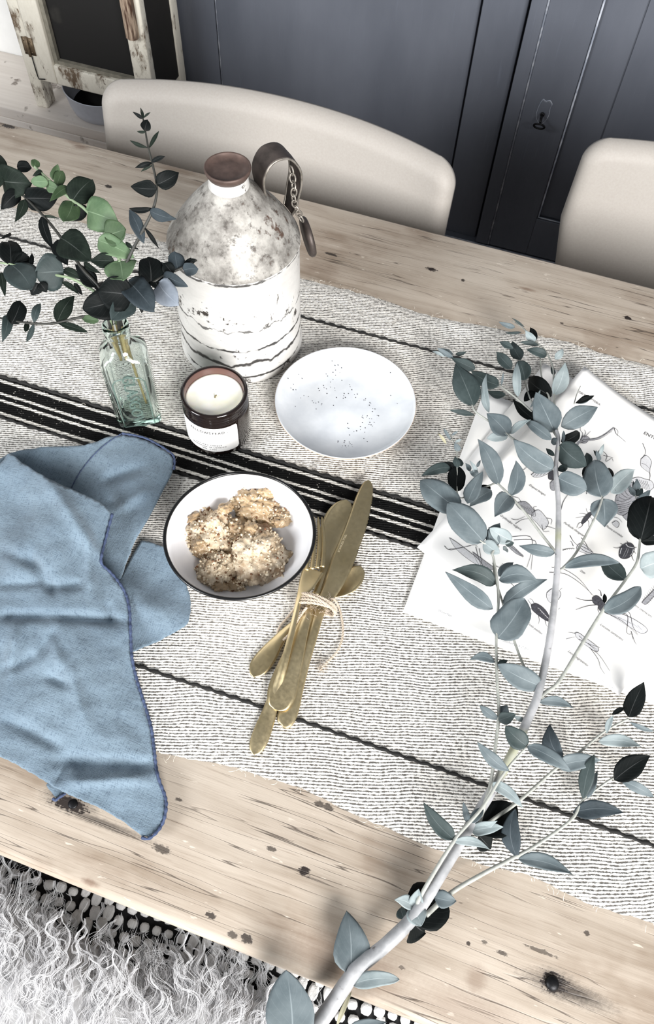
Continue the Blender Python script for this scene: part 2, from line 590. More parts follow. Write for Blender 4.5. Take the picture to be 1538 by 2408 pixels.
# ================================================================== TABLE
KNOTS = [  # photo pixel, half length mm, half width mm, strength
    (255, 438, 6, 4, 1), (1015, 633, 8, 4, 1), (1089, 659, 3, 3, .9), (780, 598, 10, 3, .9), (20, 297, 14, 5, 1), (1476, 747, 6, 4, 1),
    (1268, 800, 3, 2, .8), (1322, 760, 3, 2, .8), (165, 1890, 22, 7, 1), (180, 1895, 9, 6, 1), (235, 1932, 50, 4, 1.3), (1312, 2316, 20, 10, 1.5), (165, 1888, 26, 9, 1.45), (715, 2049, 6, 4, 1), (640, 1995, 6, 2, .8),
    (1302, 2312, 13, 9, 1), (1335, 2330, 38, 8, 1.45), (380, 1995, 10, 4, .8), (497, 2152, 4, 3, .9), (487, 2150, 2, 2, .9), (547, 2198, 5, 3, .8), (580, 2207, 6, 4, .9),
    (212, 2075, 9, 3, .55), (1041, 2027, 4, 2, .8), (420, 1880, 4, 2, .8), (190, 345, 14, 6, .55), (175, 335, 18, 5, .45), (1380, 2195, 3, 2, .8),
    (1120, 2305, 9, 12, .35), (1110, 2380, 60, 16, .3), (1180, 2240, 6, 2, .8), (1100, 2218, 2, 2, .9), (1140, 2215, 3, 2, .7), (1270, 2235, 14, 2, .7), (945, 2275, 3, 2, .6), (820, 2265, 60, 20, .35),
    (750, 1890, 5, 3, .8), (770, 1897, 7, 3, .8), (340, 1895, 5, 3, .7), (1125, 760, 3, 2, .5), (860, 720, 3, 2, .5), (640, 470, 3, 2, .6), (1240, 680, 12, 3, .5)]
t = NT('scrubbed_old_pine')
co = t.obj()
xyz = t.sep(co)
warp = t.noise(t.map(co, (3, 9, 3)), 1.5, 3)
gy = t.math('ADD', xyz[1], t.math('MULTIPLY', warp, 0.03))
gv = t.comb(t.math('MULTIPLY', xyz[0], 1.1), t.math('MULTIPLY', gy, 34), t.math('MULTIPLY', xyz[2], 30))
grain = t.noise(gv, 2.2, 6, 0.6)
fine = t.noise(t.map(co, (14, 420, 60)), 1.4, 4, 0.6)
blot = t.noise(t.map(co, (1.6, 3.0, 1)), 3.2, 5, 0.6)
c = t.mix(t.ramp(grain, [(0.30, 0), (0.72, 1)]), srgb(132, 117, 101), srgb(180, 168, 154))
c = t.mix(t.ramp(blot, [(0.38, 0.0), (0.68, 0.7)]), c, srgb(188, 178, 165))
c = t.mix(t.ramp(blot, [(0.28, 0.6), (0.42, 0.0)]), c, srgb(112, 92, 74))
c = t.mix(t.ramp(fine, [(0.57, 0), (0.76, 0.5)]), c, srgb(104, 86, 70))
# long drying cracks
crv = t.noise(t.map(co, (2.2, 60, 1)), 1.7, 2, 0.5)
crk = t.ramp(t.math('ABSOLUTE', t.math('SUBTRACT', crv, 0.5)), [(0.0, 1), (0.011, 0)])
crm = t.ramp(t.noise(t.map(co, (3, 8, 1)), 2.1, 2), [(0.40, 0), (0.50, 1)])
crack = t.math('MULTIPLY', crk, crm)
c = t.mix(t.math('MULTIPLY', crack, 0.8), c, srgb(52, 40, 32))
# small pits and scratches
pit = t.ramp(t.vor(t.map(co, (60, 130, 60)), 1.0), [(0.05, 1), (0.13, 0)])
pitm = t.math('MULTIPLY', pit, t.ramp(t.noise(co, 18, 3), [(0.61, 0), (0.70, 1)]))
c = t.mix(t.math('MULTIPLY', pitm, 0.75), c, srgb(58, 44, 34))
scr = t.ramp(t.noise(t.map(co, (70, 260, 1), rot=(0, 0, 0.9)), 1.0, 2), [(0.70, 0), (0.76, 0.5)])
c = t.mix(scr, c, srgb(222, 212, 198))
kn = sn = None
knz = t.math('ADD', t.math('MULTIPLY', t.math('SUBTRACT', fine, 0.5), 1.3), t.math('MULTIPLY', t.math('SUBTRACT', t.noise(co, 320, 3, 0.6), 0.5), 1.6))
for (kx, ky, a, b, st) in KNOTS:
    p = at(kx, ky, 0)
    d = t.comb(t.math('MULTIPLY', t.math('SUBTRACT', xyz[0], p.x), 1000 / a), t.math('MULTIPLY', t.math('SUBTRACT', xyz[1], p.y), 1000 / b))
    dv = t.n('ShaderNodeVectorMath', operation='LENGTH')
    t.l(d, dv.inputs[0])
    e = t.math('ADD', dv.outputs['Value'], knz)
    m = t.math('MULTIPLY', t.smooth(e, 0.95, 0.55), st)
    if st > 1.1:
        m = t.math('MULTIPLY', t.smooth(t.math('ADD', dv.outputs['Value'], t.math('MULTIPLY', knz, 0.45)), 1.3, 0.1), st - 0.6)
        kn = m if kn is None else t.math('MAXIMUM', kn, m)
    elif st < 0.6:
        m = t.math('MULTIPLY', t.smooth(t.math('ADD', dv.outputs['Value'], t.math('MULTIPLY', knz, 0.35)), 1.25, 0.2), st * 1.2)
        sn = m if sn is None else t.math('MAXIMUM', sn, m)
    else:
        kn = m if kn is None else t.math('MAXIMUM', kn, m)
c = t.mix(sn, c, srgb(96, 68, 48))
c = t.mix(kn, c, srgb(34, 25, 20))
t.set(c, t.ramp(grain, [(0.3, 0.62), (0.7, 0.48)]))
hgt = t.math('SUBTRACT', t.math('MULTIPLY', fine, 0.3), t.math('ADD', crack, t.math('ADD', pitm, t.math('MULTIPLY', kn, 0.8))))
t.bump(hgt, 0.35, 0.0012)
M_TABLE = t.m

tb = thing('dining_table', 'long old scrubbed pine dining table', 'table', (0, 0, 0))
YF, YB = 0.0115, 0.838
yb = [YF, 0.178, 0.345, 0.51, 0.672, YB]
for i in range(5):
    a, b = yb[i], yb[i + 1]
    rings = []
    zt, zb = TZ, TZ - 0.032
    nx = 60
    for k_ in range(nx + 1):
        x = -1.35 + 2.5 * k_ / nx
        wa = 0.0012 * mnoise.noise(V(x * 5, 3 + i, 0)) if i == 0 else 0
        wb = 0.0010 * mnoise.noise(V(x * 5, 9, 0)) if i == 4 else 0
        y0, y1 = a + 0.0006 + wa, b - 0.0006 + wb
        r0 = 0.006 if i == 0 else 0.0012
        r1 = 0.004 if i == 4 else 0.0012
        ring = [(x, y0, zb)]
        for q in range(5):
            an = q / 4 * PI / 2
            ring.append((x, y0 + r0 * (1 - math.cos(an)) - 0, zt - r0 + r0 * math.sin(an)))
        for q in range(5):
            an = q / 4 * PI / 2
            ring.append((x, y1 - r1 * (1 - math.sin(an)), zt - r1 + r1 * math.cos(an)))
        ring.append((x, y1, zb))
        rings.append(ring)
    o = MB().loft(rings).build('plank', M_TABLE, tb)
    auto_smooth(o, 0.7)
MB().box(-1.2, 1.0, YF + 0.06, YF + 0.08, TZ - 0.13, TZ - 0.0325, 0.002).build('apron', M_TABLE, tb)
MB().box(-1.2, 1.0, YB - 0.08, YB - 0.06, TZ - 0.13, TZ - 0.0325, 0.002).build('apron', M_TABLE, tb)
for x in (-1.25, 0.98):
    for y in (YF + 0.045, YB - 0.115):
        MB().box(x, x + 0.07, y, y + 0.07, 0, TZ - 0.0325, 0.003).build('leg', M_TABLE, tb)
# nail head standing in the burnt knot
nh = at(1299, 2312, 0.001)
MB().lathe([(0.0, -0.004), (0.0046, -0.004), (0.0052, 0.0008), (0.0046, 0.0022), (0.002, 0.003), (0, 0.0031)], (nh.x, nh.y, TZ), 14, False, False).build('nail_head', M_IRON, tb)
nh = at(171, 1890, 0.001)
MB().lathe([(0.0, -0.004), (0.0036, -0.004), (0.004, 0.0004), (0.003, 0.0010), (0, 0.0012)], (nh.x, nh.y, TZ), 12, False, False).build('nail_head', M_IRON, tb)

# ================================================================== RUNNER
t = NT('linen_twill_with_black_bands')
co = t.obj()
xyz = t.sep(co)
ca, sa = math.cos(0.30), math.sin(0.30)
wobn = t.math('MULTIPLY', t.math('SUBTRACT', t.noise(t.map(co, (1, 1, 1)), 11, 3), 0.5), 0.012)
sv = t.math('ADD', t.math('SUBTRACT', t.math('MULTIPLY', xyz[1], ca), t.math('MULTIPLY', xyz[0], sa)), wobn)
al = t.math('ADD', t.math('MULTIPLY', xyz[0], ca), t.math('MULTIPLY', xyz[1], sa))
PIT = 0.0026
rib = t.math('PINGPONG', t.math('DIVIDE', sv, PIT), 0.5)            # 0 gap .. 0.5 crest
jit = t.noise(t.comb(t.math('MULTIPLY', al, 330), t.math('MULTIPLY', sv, 300)), 1.0, 3, 0.65)
gapv = t.math('ADD', rib, t.math('MULTIPLY', t.math('SUBTRACT', jit, 0.5), 1.15))
gap = t.smooth(gapv, 0.15, 0.02)
lin = t.mix(t.noise(t.map(co, (30, 260, 1)), 2.0, 4), srgb(222, 217, 208), srgb(248, 246, 241))
lin = t.mix(t.ramp(t.noise(co, 5, 4), [(0.33, 0.3), (0.55, 0)]), lin, srgb(206, 196, 182))
c = t.mix(t.math('MULTIPLY', gap, 0.9), lin, srgb(58, 51, 45))
# centre band (local y: 0 = middle of the band)
BY, BH = 0.4145, 0.0245
wav = t.math('MULTIPLY', t.math('SUBTRACT', t.noise(t.map(co, (1, 0, 0)), 6, 2), 0.5), 0.004)
v = t.math('DIVIDE', t.math('ADD', t.math('SUBTRACT', xyz[1], BY), wav), BH)
av = t.math('ABSOLUTE', v)
fz = t.math('MULTIPLY', t.math('SUBTRACT', t.noise(t.map(co, (300, 300, 1)), 1, 2), 0.5), 0.10)
av = t.math('ADD', av, fz)
inside = t.smooth(av, 1.03, 0.99)
w1 = t.math('MULTIPLY', t.smooth(av, 0.70, 0.74), t.smooth(av, 0.88, 0.84))
w2 = t.math('MULTIPLY', t.smooth(av, 0.09, 0.12), t.smooth(av, 0.24, 0.21))
wh = t.math('MAXIMUM', w1, w2)
dots = t.ramp(t.vor(t.map(co, (1, 1, 1), rot=(0, 0, 0.6)), 330, 'F1', 0.55), [(0.18, 1), (0.30, 0)])
blk = t.mix(t.math('MULTIPLY', dots, t.ramp(t.noise(co, 60, 3), [(0.45, 0), (0.62, 0.85)])), srgb(20, 20, 20), srgb(190, 186, 178))
band = t.mix(wh, blk, t.mix(t.math('MULTIPLY', gap, 0.5), srgb(222, 218, 210), srgb(90, 84, 78)))
c = t.mix(inside, c, band)
t.set(c, 0.95)
t.b.inputs['Specular IOR Level'].default_value = 0.1
t.bump(t.math('ADD', t.smooth(gapv, 0.0, 0.4), t.math('MULTIPLY', jit, 0.4)), 0.8, 0.0016)
M_RUN = t.m
t = NT('black_wool_cord')
t.set(t.mix(t.noise(t.obj(), 900, 3), srgb(10, 10, 10), srgb(34, 33, 32)), 0.95)
M_CORD = t.m
M_FIB = plain('linen_fibre', srgb(226, 220, 208), 0.9, 0, 60, 0.06, 0)

rn = thing('table_runner', 'natural linen table runner with black stripes along the table', 'table runner', (0, 0, TZ))
back_pts = [(-0.98, .690), (-.80, .692), (-.6556, .687), (-.52, .694), (-.4481, .6978), (-.35, .700), (-.2472, .6992), (-.1724, .701), (-.0917, .6947), (-.0017, .7035), (.067, .7118), (.12, .7085), (.1693, .7091), (.3, .712), (.45, .708), (.62, .709), (.8, .708)]
front_pts = [(-0.98, .128), (-.6, .130), (-.35, .127), (-.1748, .1277), (-.10, .137), (-.0528, .1393), (.0121, .1337), (.0634, .131), (.1054, .1323), (.1461, .1366), (.1979, .132), (.2433, .1352), (.4, .133), (.6, .136), (.8, .134)]


def lerp_pts(pts, x):
    if x <= pts[0][0]: return pts[0][1]
    for (x0, y0), (x1, y1) in zip(pts[:-1], pts[1:]):
        if x <= x1:
            k_ = (x - x0) / (x1 - x0)
            k_ = k_ * k_ * (3 - 2 * k_)
            return y0 + (y1 - y0) * k_
    return pts[-1][1]


def runner_z(x, y):
    return 0.0021 + 0.0007 * mnoise.noise(V(x * 16, y * 16, 1.7)) + 0.0004 * mnoise.noise(V(x * 60, y * 60, 4.2))


nx, ny = 300, 96
vs, fs = [], []
for i in range(nx + 1):
    x = -0.97 + 1.75 * i / nx
    y0 = lerp_pts(front_pts, x) + 0.0016 * mnoise.noise(V(x * 90, 1, 0)) + 0.0012 * mnoise.noise(V(x * 260, 4, 0))
    y1 = lerp_pts(back_pts, x) + 0.0016 * mnoise.noise(V(x * 90, 7, 0)) + 0.0012 * mnoise.noise(V(x * 260, 9, 0))
    for j in range(ny + 1):
        s = j / ny
        y = y0 + (y1 - y0) * s
        z = runner_z(x, y)
        if j == 0 or j == ny: z = 0.0002
        elif j == 1 or j == ny - 1: z *= 0.85
        vs.append((x, y, TZ + z))
for i in range(nx):
    for j in range(ny):
        a = i * (ny + 1) + j
        fs.append((a, a + ny + 1, a + ny + 2, a + 1))
build('weave', vs, fs, M_RUN, rn, loc=(0, 0, TZ))


def cord(name, ypts, r, seed):
    pts, rad = [], []
    n = 560
    for i in range(n + 1):
        x = -0.965 + 1.74 * i / n
        y = lerp_pts(ypts, x) + 0.0007 * mnoise.noise(V(x * 30, seed, 0))
        ph = i * PI / 2 + 0.6 * mnoise.noise(V(x * 40, seed, 2))
        pts.append((x, y + 0.0006 * math.sin(ph), TZ + runner_z(x, y) + 0.0007 + 0.0004 * math.cos(ph)))
        rad.append(r * (1 + 0.28 * math.sin(ph * 1.0 + 1)) * (1 + 0.2 * mnoise.noise(V(x * 80, seed, 5))))
    MB().tube(pts, rad, 7).build(name, M_CORD, rn)


cord('cord', [(-.98, .634), (-.6252, .6355), (-.2329, .6377), (.0073, .6418), (.1779, .6424), (.8, .642)], 0.0014, 1)
cord('cord', [(-.98, .189), (-.2247, .1897), (-.1036, .1919), (.0982, .1926), (.236, .1916), (.8, .191)], 0.0015, 2)
cord('cord', [(-.98, BY + BH), (.8, BY + BH)], 0.0016, 3)
cord('cord', [(-.98, BY - BH), (.8, BY - BH)], 0.0016, 4)
fb = MB()
rr = random.Random(3)
for i in range(520):
    if i < 330:
        x = rr.uniform(-0.75, 0.35)
        y = (lerp_pts(front_pts, x) if rr.random() < 0.5 else lerp_pts(back_pts, x)) + rr.uniform(-0.003, 0.003)
    else:
        x, y = rr.uniform(-0.6, 0.3), rr.uniform(0.14, 0.69)
        if abs(y - BY) < 0.03 and rr.random() < 0.5: continue
    a = rr.uniform(0, 2 * PI)
    L = rr.uniform(0.002, 0.007)
    b = rr.uniform(-1.5, 1.5)
    pts = []
    for q in range(5):
        s = q / 4
        pts.append((x + math.cos(a + b * s) * L * s, y + math.sin(a + b * s) * L * s, TZ + 0.0026 + 0.0018 * math.sin(PI * s) * rr.uniform(0.4, 1)))
    fb.tube(pts, 0.00016, 3)
tag(fb.build('loose_fibres', M_FIB, rn), kind='stuff')

# ================================================================== METAL JUG
JC = V(-0.283, 0.584, TZ + 0.0022)
t = NT('mottled_galvanised_metal')
co = t.obj()
n1 = t.noise(co, 32, 8, 0.7)
n2 = t.noise(co, 110, 6, 0.7)
n3 = t.noise(co, 14, 4)
c = t.mix(t.ramp(n1, [(0.36, 0), (0.62, 1)]), srgb(92, 88, 83), srgb(178, 175, 169))
c = t.mix(t.ramp(n2, [(0.53, 0), (0.64, 0.85)]), c, srgb(72, 67, 62))
c = t.mix(t.ramp(t.math('MULTIPLY', n3, n2), [(0.33, 0), (0.40, 0.85)]), c, srgb(84, 62, 50))
t.set(c, 0.6, 0.15)
t.bump(n2, 0.35, 0.001)
M_GALV = t.m
t = NT('chipped_white_paint_on_tin')
co = t.obj()
xyz = t.sep(co)
ang = t.math('ARCTAN2', xyz[1], xyz[0])
cyl = t.comb(t.math('MULTIPLY', ang, 0.066), xyz[2], 0.0)
n1 = t.noise(co, 42, 8, 0.72)
n2 = t.noise(t.map(co, (1, 1, 2.4)), 70, 5, 0.65)
c = t.mix(n2, srgb(188, 186, 182), srgb(214, 212, 208))
c = t.mix(t.ramp(t.noise(t.map(co, (1, 1, 3)), 16, 6, 0.7), [(0.45, 0), (0.75, 0.5)]), c, srgb(176, 174, 172))
c = t.mix(t.ramp(n1, [(0.59, 0), (0.62, 1)]), c, srgb(52, 46, 42))
for (zz, amp, wd_, st) in ((0.050, 0.010, 0.0013, .95), (0.030, 0.030, 0.0022, .95), (0.078, 0.026, 0.0009, .8), (0.0095, 0.002, 0.0009, .95), (0.141, 0.001, 0.0012, .9)):
    wv = t.math('MULTIPLY', t.math('SUBTRACT', t.noise(t.map(cyl, (1, 0, 0)), 18 + zz * 300, 3), 0.5), amp)
    d = t.math('ABSOLUTE', t.math('ADD', t.math('SUBTRACT', xyz[2], zz), wv))
    d = t.math('ADD', d, t.math('MULTIPLY', t.math('SUBTRACT', n2, 0.5), 0.009))
    c = t.mix(t.math('MULTIPLY', t.smooth(d, wd_ * 1.5, wd_ * 0.4), st), c, srgb(30, 27, 26))
# vertical drips of worn lettering
vm = t.ramp(t.noise(t.map(cyl, (260, 40, 1)), 1, 4, 0.7), [(0.63, 0), (0.67, 1)])
ar = t.math('MULTIPLY', t.smooth(ang, -0.75, -0.65), t.smooth(ang, 0.2, 0.0))
c = t.mix(t.math('MULTIPLY', vm, t.math('MULTIPLY', ar, t.smooth(xyz[2], 0.06, 0.08))), c, srgb(70, 62, 56))
t.set(c, 0.5)
t.bump(n1, 0.3, 0.0012)
M_JUGW = t.m
M_RUSTCAP = plain('rusty_brown_cap', srgb(88, 72, 66), 0.55, 0.35, 120, 0.25, 0.2)
M_DKMET = plain('dark_worn_metal', srgb(74, 66, 62), 0.5, 0.5, 90, 0.4, 0.3)
M_CHAIN = plain('grey_chain_metal', srgb(140, 134, 126), 0.45, 0.7, 200, 0.35, 0.2)

jg = thing('metal_jug', 'old white painted metal jug with cone top, strap handle and chain', 'jug', JC)
wob = lambda a, z: 0.006 * mnoise.noise(V(math.cos(a) * 1.5, math.sin(a) * 1.5, z * 18))
bd = MB().lathe([(0.0, 0.001), (0.066, 0.001), (0.0678, 0.0), (0.0684, 0.002), (0.0684, 0.006), (0.0672, 0.0075), (0.0668, 0.010), (0.0663, 0.05), (0.0655, 0.10),
                 (0.0652, 0.138), (0.066, 0.1395), (0.0662, 0.1415), (0.0655, 0.143)], JC, 72, False, False, wob).build('jug_body', M_JUGW, jg, loc=JC)
MB().lathe([(0.0655, 0.1425), (0.0662, 0.1440), (0.0640, 0.1475), (0.0590, 0.1560), (0.0515, 0.1670), (0.0430, 0.1780), (0.0340, 0.1885), (0.0255, 0.1975), (0.0195, 0.2035), (0.0182, 0.2052)],
           JC, 72, False, False, lambda a, z: 0.012 * mnoise.noise(V(math.cos(a) * 1.7, math.sin(a) * 1.7, z * 30))).build('cone_top', M_GALV, jg, loc=JC)
MB().lathe([(0.0184, 0.203), (0.0192, 0.2035), (0.0190, 0.205), (0.0186, 0.206), (0.0184, 0.216)], JC, 48, False, False).build('neck', M_JUGW, jg, loc=JC)
MB().lathe([(0.0, 0.2150), (0.0188, 0.2150), (0.0208, 0.2185), (0.0216, 0.2212), (0.0214, 0.2228), (0.0205, 0.2234), (0.0196, 0.2226), (0.0185, 0.2205), (0.012, 0.2203), (0.0, 0.2206)],
           JC, 48, False, False).build('screw_cap', M_RUSTCAP, jg, loc=JC)
# strap handle behind the neck
hr = V(0.67, 0.742, 0)           # radial
ht = V(-0.742, 0.67, 0)          # across the strap
hp = crom([(0.036, 0.180), (0.0315, 0.191), (0.031, 0.2085), (0.0405, 0.2215), (0.0565, 0.2205), (0.0675, 0.206), (0.0695, 0.189), (0.0665, 0.174), (0.0640, 0.162), (0.0610, 0.154)], 5)
rings = []
for i, (r_, z_) in enumerate(hp):
    a, b = hp[max(0, i - 1)], hp[min(len(hp) - 1, i + 1)]
    tx, tz = b[0] - a[0], b[1] - a[1]
    l_ = math.hypot(tx, tz)
    nx_, nz_ = tz / l_, -tx / l_
    s = i / (len(hp) - 1)
    hw = 0.0125 - 0.004 * abs(2 * s - 1) ** 3
    ring = []
    for (w_, th) in ((-hw, 0.0012), (-hw * 0.95, -0.0004), (0, 0), (hw * 0.95, -0.0004), (hw, 0.0012), (hw * 0.9, 0.0012), (0, 0.0016), (-hw * 0.9, 0.0012)):
        ring.append(JC + hr * (r_ - nx_ * th) + V(0, 0, z_ - nz_ * th) + ht * w_)
    rings.append(ring)
MB().loft(rings).build('strap_handle', M_DKMET, jg)
rim = MB()
for sg in (1, -1):
    rim.tube([JC + hr * r_ + V(0, 0, z_) + ht * (sg * (0.0125 - 0.004 * abs(2 * i / (len(hp) - 1) - 1) ** 3)) for i, (r_, z_) in enumerate(hp)], 0.0012, 6)
rim.build('handle_rim', M_CHAIN, jg)
# chain of links down to a hanging cap
ch = thing('chain', None, None, (0, 0, 0))
ch.parent = jg
cpts = crom([(684, 392, .212), (688, 418, .203), (692, 445, .196), (690, 468, .186), (697, 488, .176), (704, 506, .166), (712, 522, .158)], 8)
cw = [at(a, b, z_) for a, b, z_ in cpts]
acc, seq, last = 0.0, [cw[0]], cw[0]
for p in cw[1:]:
    if (p - last).length >= 0.0058:
        seq.append(p); last = p
for i in range(len(seq) - 1):
    p, q = seq[i], seq[i + 1]
    d = (q - p).normalized()
    s1 = d.cross(V(0.3, -0.8, 0.4)).normalized()
    s2 = d.cross(s1)
    sd = s1 if i % 2 else (s2 * 0.8 + s1 * 0.6).normalized()
    m = (p + q) / 2
    loop = [m + d * (0.0044 * math.cos(2 * PI * k_ / 14)) + sd * (0.0027 * math.sin(2 * PI * k_ / 14)) for k_ in range(15)]
    MB().tube(loop, 0.0009, 5, False).build('link', M_CHAIN, ch)
dc = at(721, 558, 0.128)
dn = (dc - JC - V(0, 0, 0.128)).normalized()
dn.z = 0.15
dn.normalize()
du = dn.cross(V(0, 0, 1)).normalized()
dv = dn.cross(du)
dk = MB()
dk.loft([[dc + dn * d_ + (du * math.cos(2 * PI * j / 32) + dv * math.sin(2 * PI * j / 32)) * r_ for j in range(32)]
         for d_, r_ in ((-0.002, 0.001), (-0.002, 0.0185), (0.0, 0.0205), (0.003, 0.0205), (0.0045, 0.019), (0.003, 0.017), (0.003, 0.001))])
tag(dk.build('hanging_cap', M_DKMET, jg), 'dark round cap hanging from the chain')

# ================================================================== GLASS BOTTLE
t = NT('aqua_bottle_glass')
t.set((0.97, 0.99, 0.98), 0.02)
t.b.inputs['Transmission Weight'].default_value = 1.0
t.b.inputs['IOR'].default_value = 1.45
t.bump(t.noise(t.obj(), 60, 2), 0.08, 0.001)
va = t.n('ShaderNodeVolumeAbsorption')
va.inputs['Color'].default_value = (0.30, 0.80, 0.62, 1)
va.inputs['Density'].default_value = 16
t.l(va.outputs[0], t.t.nodes['Material Output'].inputs['Volume'])
M_GLASS = t.m
BC = V(-0.3452, 0.4462, TZ + 0.0024)
BA = math.radians(30.2)
e1, e2 = V(math.cos(BA), math.sin(BA), 0), V(-math.sin(BA), math.cos(BA), 0)


def sring(a, b, p, z, n=48):
    out = []
    for j in range(n):
        th = 2 * PI * (j + 0.5) / n
        c_, s_ = math.cos(th), math.sin(th)
        k_ = (abs(c_) ** p + abs(s_) ** p) ** (-1 / p)
        out.append(BC + e1 * (a * k_ * c_) + e2 * (b * k_ * s_) + V(0, 0, z))
    return out


bt = thing('glass_bottle', 'square aqua glass bottle embossed GLASGOW holding the leaf sprigs', 'bottle', BC)
outer = [(0.0185, 0.0155, 7, 0.0), (0.0205, 0.0172, 7, 0.0012), (0.0212, 0.018, 7, 0.004), (0.0212, 0.018, 7, 0.05), (0.0212, 0.018, 7, 0.088), (0.0207, 0.0176, 6, 0.0935), (0.0185, 0.016, 4.5, 0.0985),
         (0.0145, 0.0135, 3, 0.1025), (0.0112, 0.011, 2.2, 0.1055), (0.0102, 0.0102, 2, 0.109), (0.0100, 0.0100, 2, 0.117), (0.0104, 0.0104, 2, 0.1185), (0.0122, 0.0122, 2, 0.1205), (0.0124, 0.0124, 2, 0.1235),
         (0.0115, 0.0115, 2, 0.1250), (0.0122, 0.0122, 2, 0.1268), (0.0128, 0.0128, 2, 0.1300), (0.0122, 0.0122, 2, 0.1330), (0.0105, 0.0105, 2, 0.1338)]
inner = [(0.0082, 0.0082, 2, 0.1330), (0.0072, 0.0072, 2, 0.128), (0.0070, 0.0070, 2, 0.108), (0.0085, 0.0085, 2.2, 0.1035), (0.0130, 0.0115, 3, 0.0985), (0.0165, 0.0135, 4, 0.094), (0.0180, 0.0148, 5, 0.088),
         (0.0180, 0.0148, 5, 0.012), (0.0170, 0.0138, 5, 0.0085), (0.012, 0.010, 4, 0.0075)]
outer = [(a_ * 1.09, b_ * 1.09, p_, z_) if z_ < 0.1 else (a_, b_, p_, z_) for a_, b_, p_, z_ in outer]
inner = [(a_ * 1.09, b_ * 1.09, p_, z_) if z_ < 0.1 else (a_, b_, p_, z_) for a_, b_, p_, z_ in inner]
o = MB().loft([sring(*r) for r in outer + inner]).build('bottle_body', M_GLASS, bt)


def text_verts(body, size, extrude=0.0, spacing=1.0, shear=0.0, bold=0.0):
    cu = bpy.data.curves.new('lettering', 'FONT')
    cu.body = body
    cu.size = size
    cu.extrude = extrude
    cu.space_character = spacing
    cu.shear = shear
    cu.offset = bold
    cu.align_x = 'CENTER'
    cu.align_y = 'CENTER'
    cu.resolution_u = 2
    ob = bpy.data.objects.new('lettering', cu)
    COL.objects.link(ob)
    bpy.context.view_layer.update()
    me = bpy.data.meshes.new_from_object(ob.evaluated_get(bpy.context.evaluated_depsgraph_get()))
    vs = [v.co.copy() for v in me.vertices]
    fs = [tuple(p.vertices) for p in me.polygons]
    bpy.data.objects.remove(ob)
    bpy.data.meshes.remove(me)
    return vs, fs


t = NT('embossed_glass')
t.set((0.42, 0.56, 0.51), 0.08)
t.b.inputs['Transmission Weight'].default_value = 0.85
t.b.inputs['IOR'].default_value = 1.45
M_EMB = t.m
vs, fs = text_verts('GLASGOW', 0.0175, 0.0010, 1.02)
fc = BC - e2 * 0.0199 + V(0, 0, 0.043)
# letters run downward, their tops to the right
build('embossed_lettering', [fc + V(0, 0, -v.x * 0.93) + e1 * v.y - e2 * v.z for v in vs], fs, M_EMB, bt, smooth=False)
pn_ = MB()
arch = [(-0.0155, 0.004), (-0.0155, 0.072), (-0.012, 0.0775), (0, 0.080), (0.012, 0.0775), (0.0155, 0.072), (0.0155, 0.004), (-0.0155, 0.004)]
pn_.tube([BC - e2 * 0.0196 + e1 * a + V(0, 0, z_) for a, z_ in arch], 0.0008, 6)
pn_.build('panel_edge', M_EMB, bt)

# ================================================================== CANDLE
KC = V(-0.2562, 0.4545, TZ + 0.0026)
t = NT('dark_amber_glass')
t.set(srgb(22, 13, 11), 0.08)
t.b.inputs['Coat Weight'].default_value = 0.5
t.b.inputs['Coat Roughness'].default_value = 0.05
M_AMBER = t.m
M_AMBIN = plain('amber_glass_inside', srgb(86, 60, 54), 0.25, 0, 50, 0.08, 0)
t = NT('cream_soy_wax')
d = t.vor(t.map(t.obj(), (1, 1, 0)), 1.0)
t.set(t.mix(t.ramp(t.noise(t.obj(), 45, 3), [(0.4, 0), (0.75, 0.6)]), srgb(252, 250, 240), srgb(240, 236, 200)), 0.4)
t.b.inputs['Subsurface Weight'].default_value = 0.3
t.b.inputs['Subsurface Radius'].default_value = (0.004, 0.003, 0.0015)
M_WAX = t.m
M_PAPERLBL = plain('white_label_paper', srgb(226, 225, 223), 0.7, 0, 200, 0.02, 0)
M_INK = plain('grey_print_ink', srgb(52, 50, 50), 0.8, 0, 200, 0.1, 0)
M_INKL = plain('pale_print_ink', srgb(176, 174, 172), 0.8, 0, 200, 0.05, 0)
kd = thing('candle_jar', 'dark amber glass candle jar with white paper label', 'candle', KC)
prof = [(0.0, 0.0005), (0.0300, 0.0), (0.0325, 0.0015), (0.0334, 0.004), (0.0334, 0.0485), (0.0328, 0.0505), (0.0317, 0.0516), (0.0316, 0.0526), (0.0328, 0.0535), (0.0328, 0.0545), (0.0317, 0.0554),
        (0.0317, 0.0562), (0.0327, 0.0570), (0.0327, 0.0580), (0.0317, 0.0589), (0.0316, 0.0602), (0.0326, 0.0615), (0.0334, 0.0632), (0.0333, 0.0648), (0.0322, 0.0658), (0.0305, 0.0658), (0.0295, 0.0650)]
MB().lathe(prof, KC, 72, False, False).build('jar_glass', M_AMBER, kd, loc=KC)
MB().lathe([(0.0297, 0.0652), (0.0290, 0.0638), (0.0288, 0.053), (0.0286, 0.050)], KC, 72, False, False).build('jar_inside', M_AMBIN, kd, loc=KC)
MB().lathe([(0.0, 0.05), (0.0286, 0.05), (0.02865, 0.0568), (0.0272, 0.0562), (0.018, 0.0557), (0.006, 0.0552), (0.003, 0.0550), (0.0, 0.0550)], KC, 64, False, False).build('wax', M_WAX, kd, loc=KC)
MB().tube([KC + V(0, 0, 0.055), KC + V(0.0006, 0.0004, 0.0575), KC + V(0.002, 0.0004, 0.0588)], [0.0009, 0.0008, 0.0006], 6).build('wick', plain('wick', srgb(120, 110, 80), 0.9, 0, 300, .3, 0), kd)
az0 = math.radians(-84)
RL = 0.03365


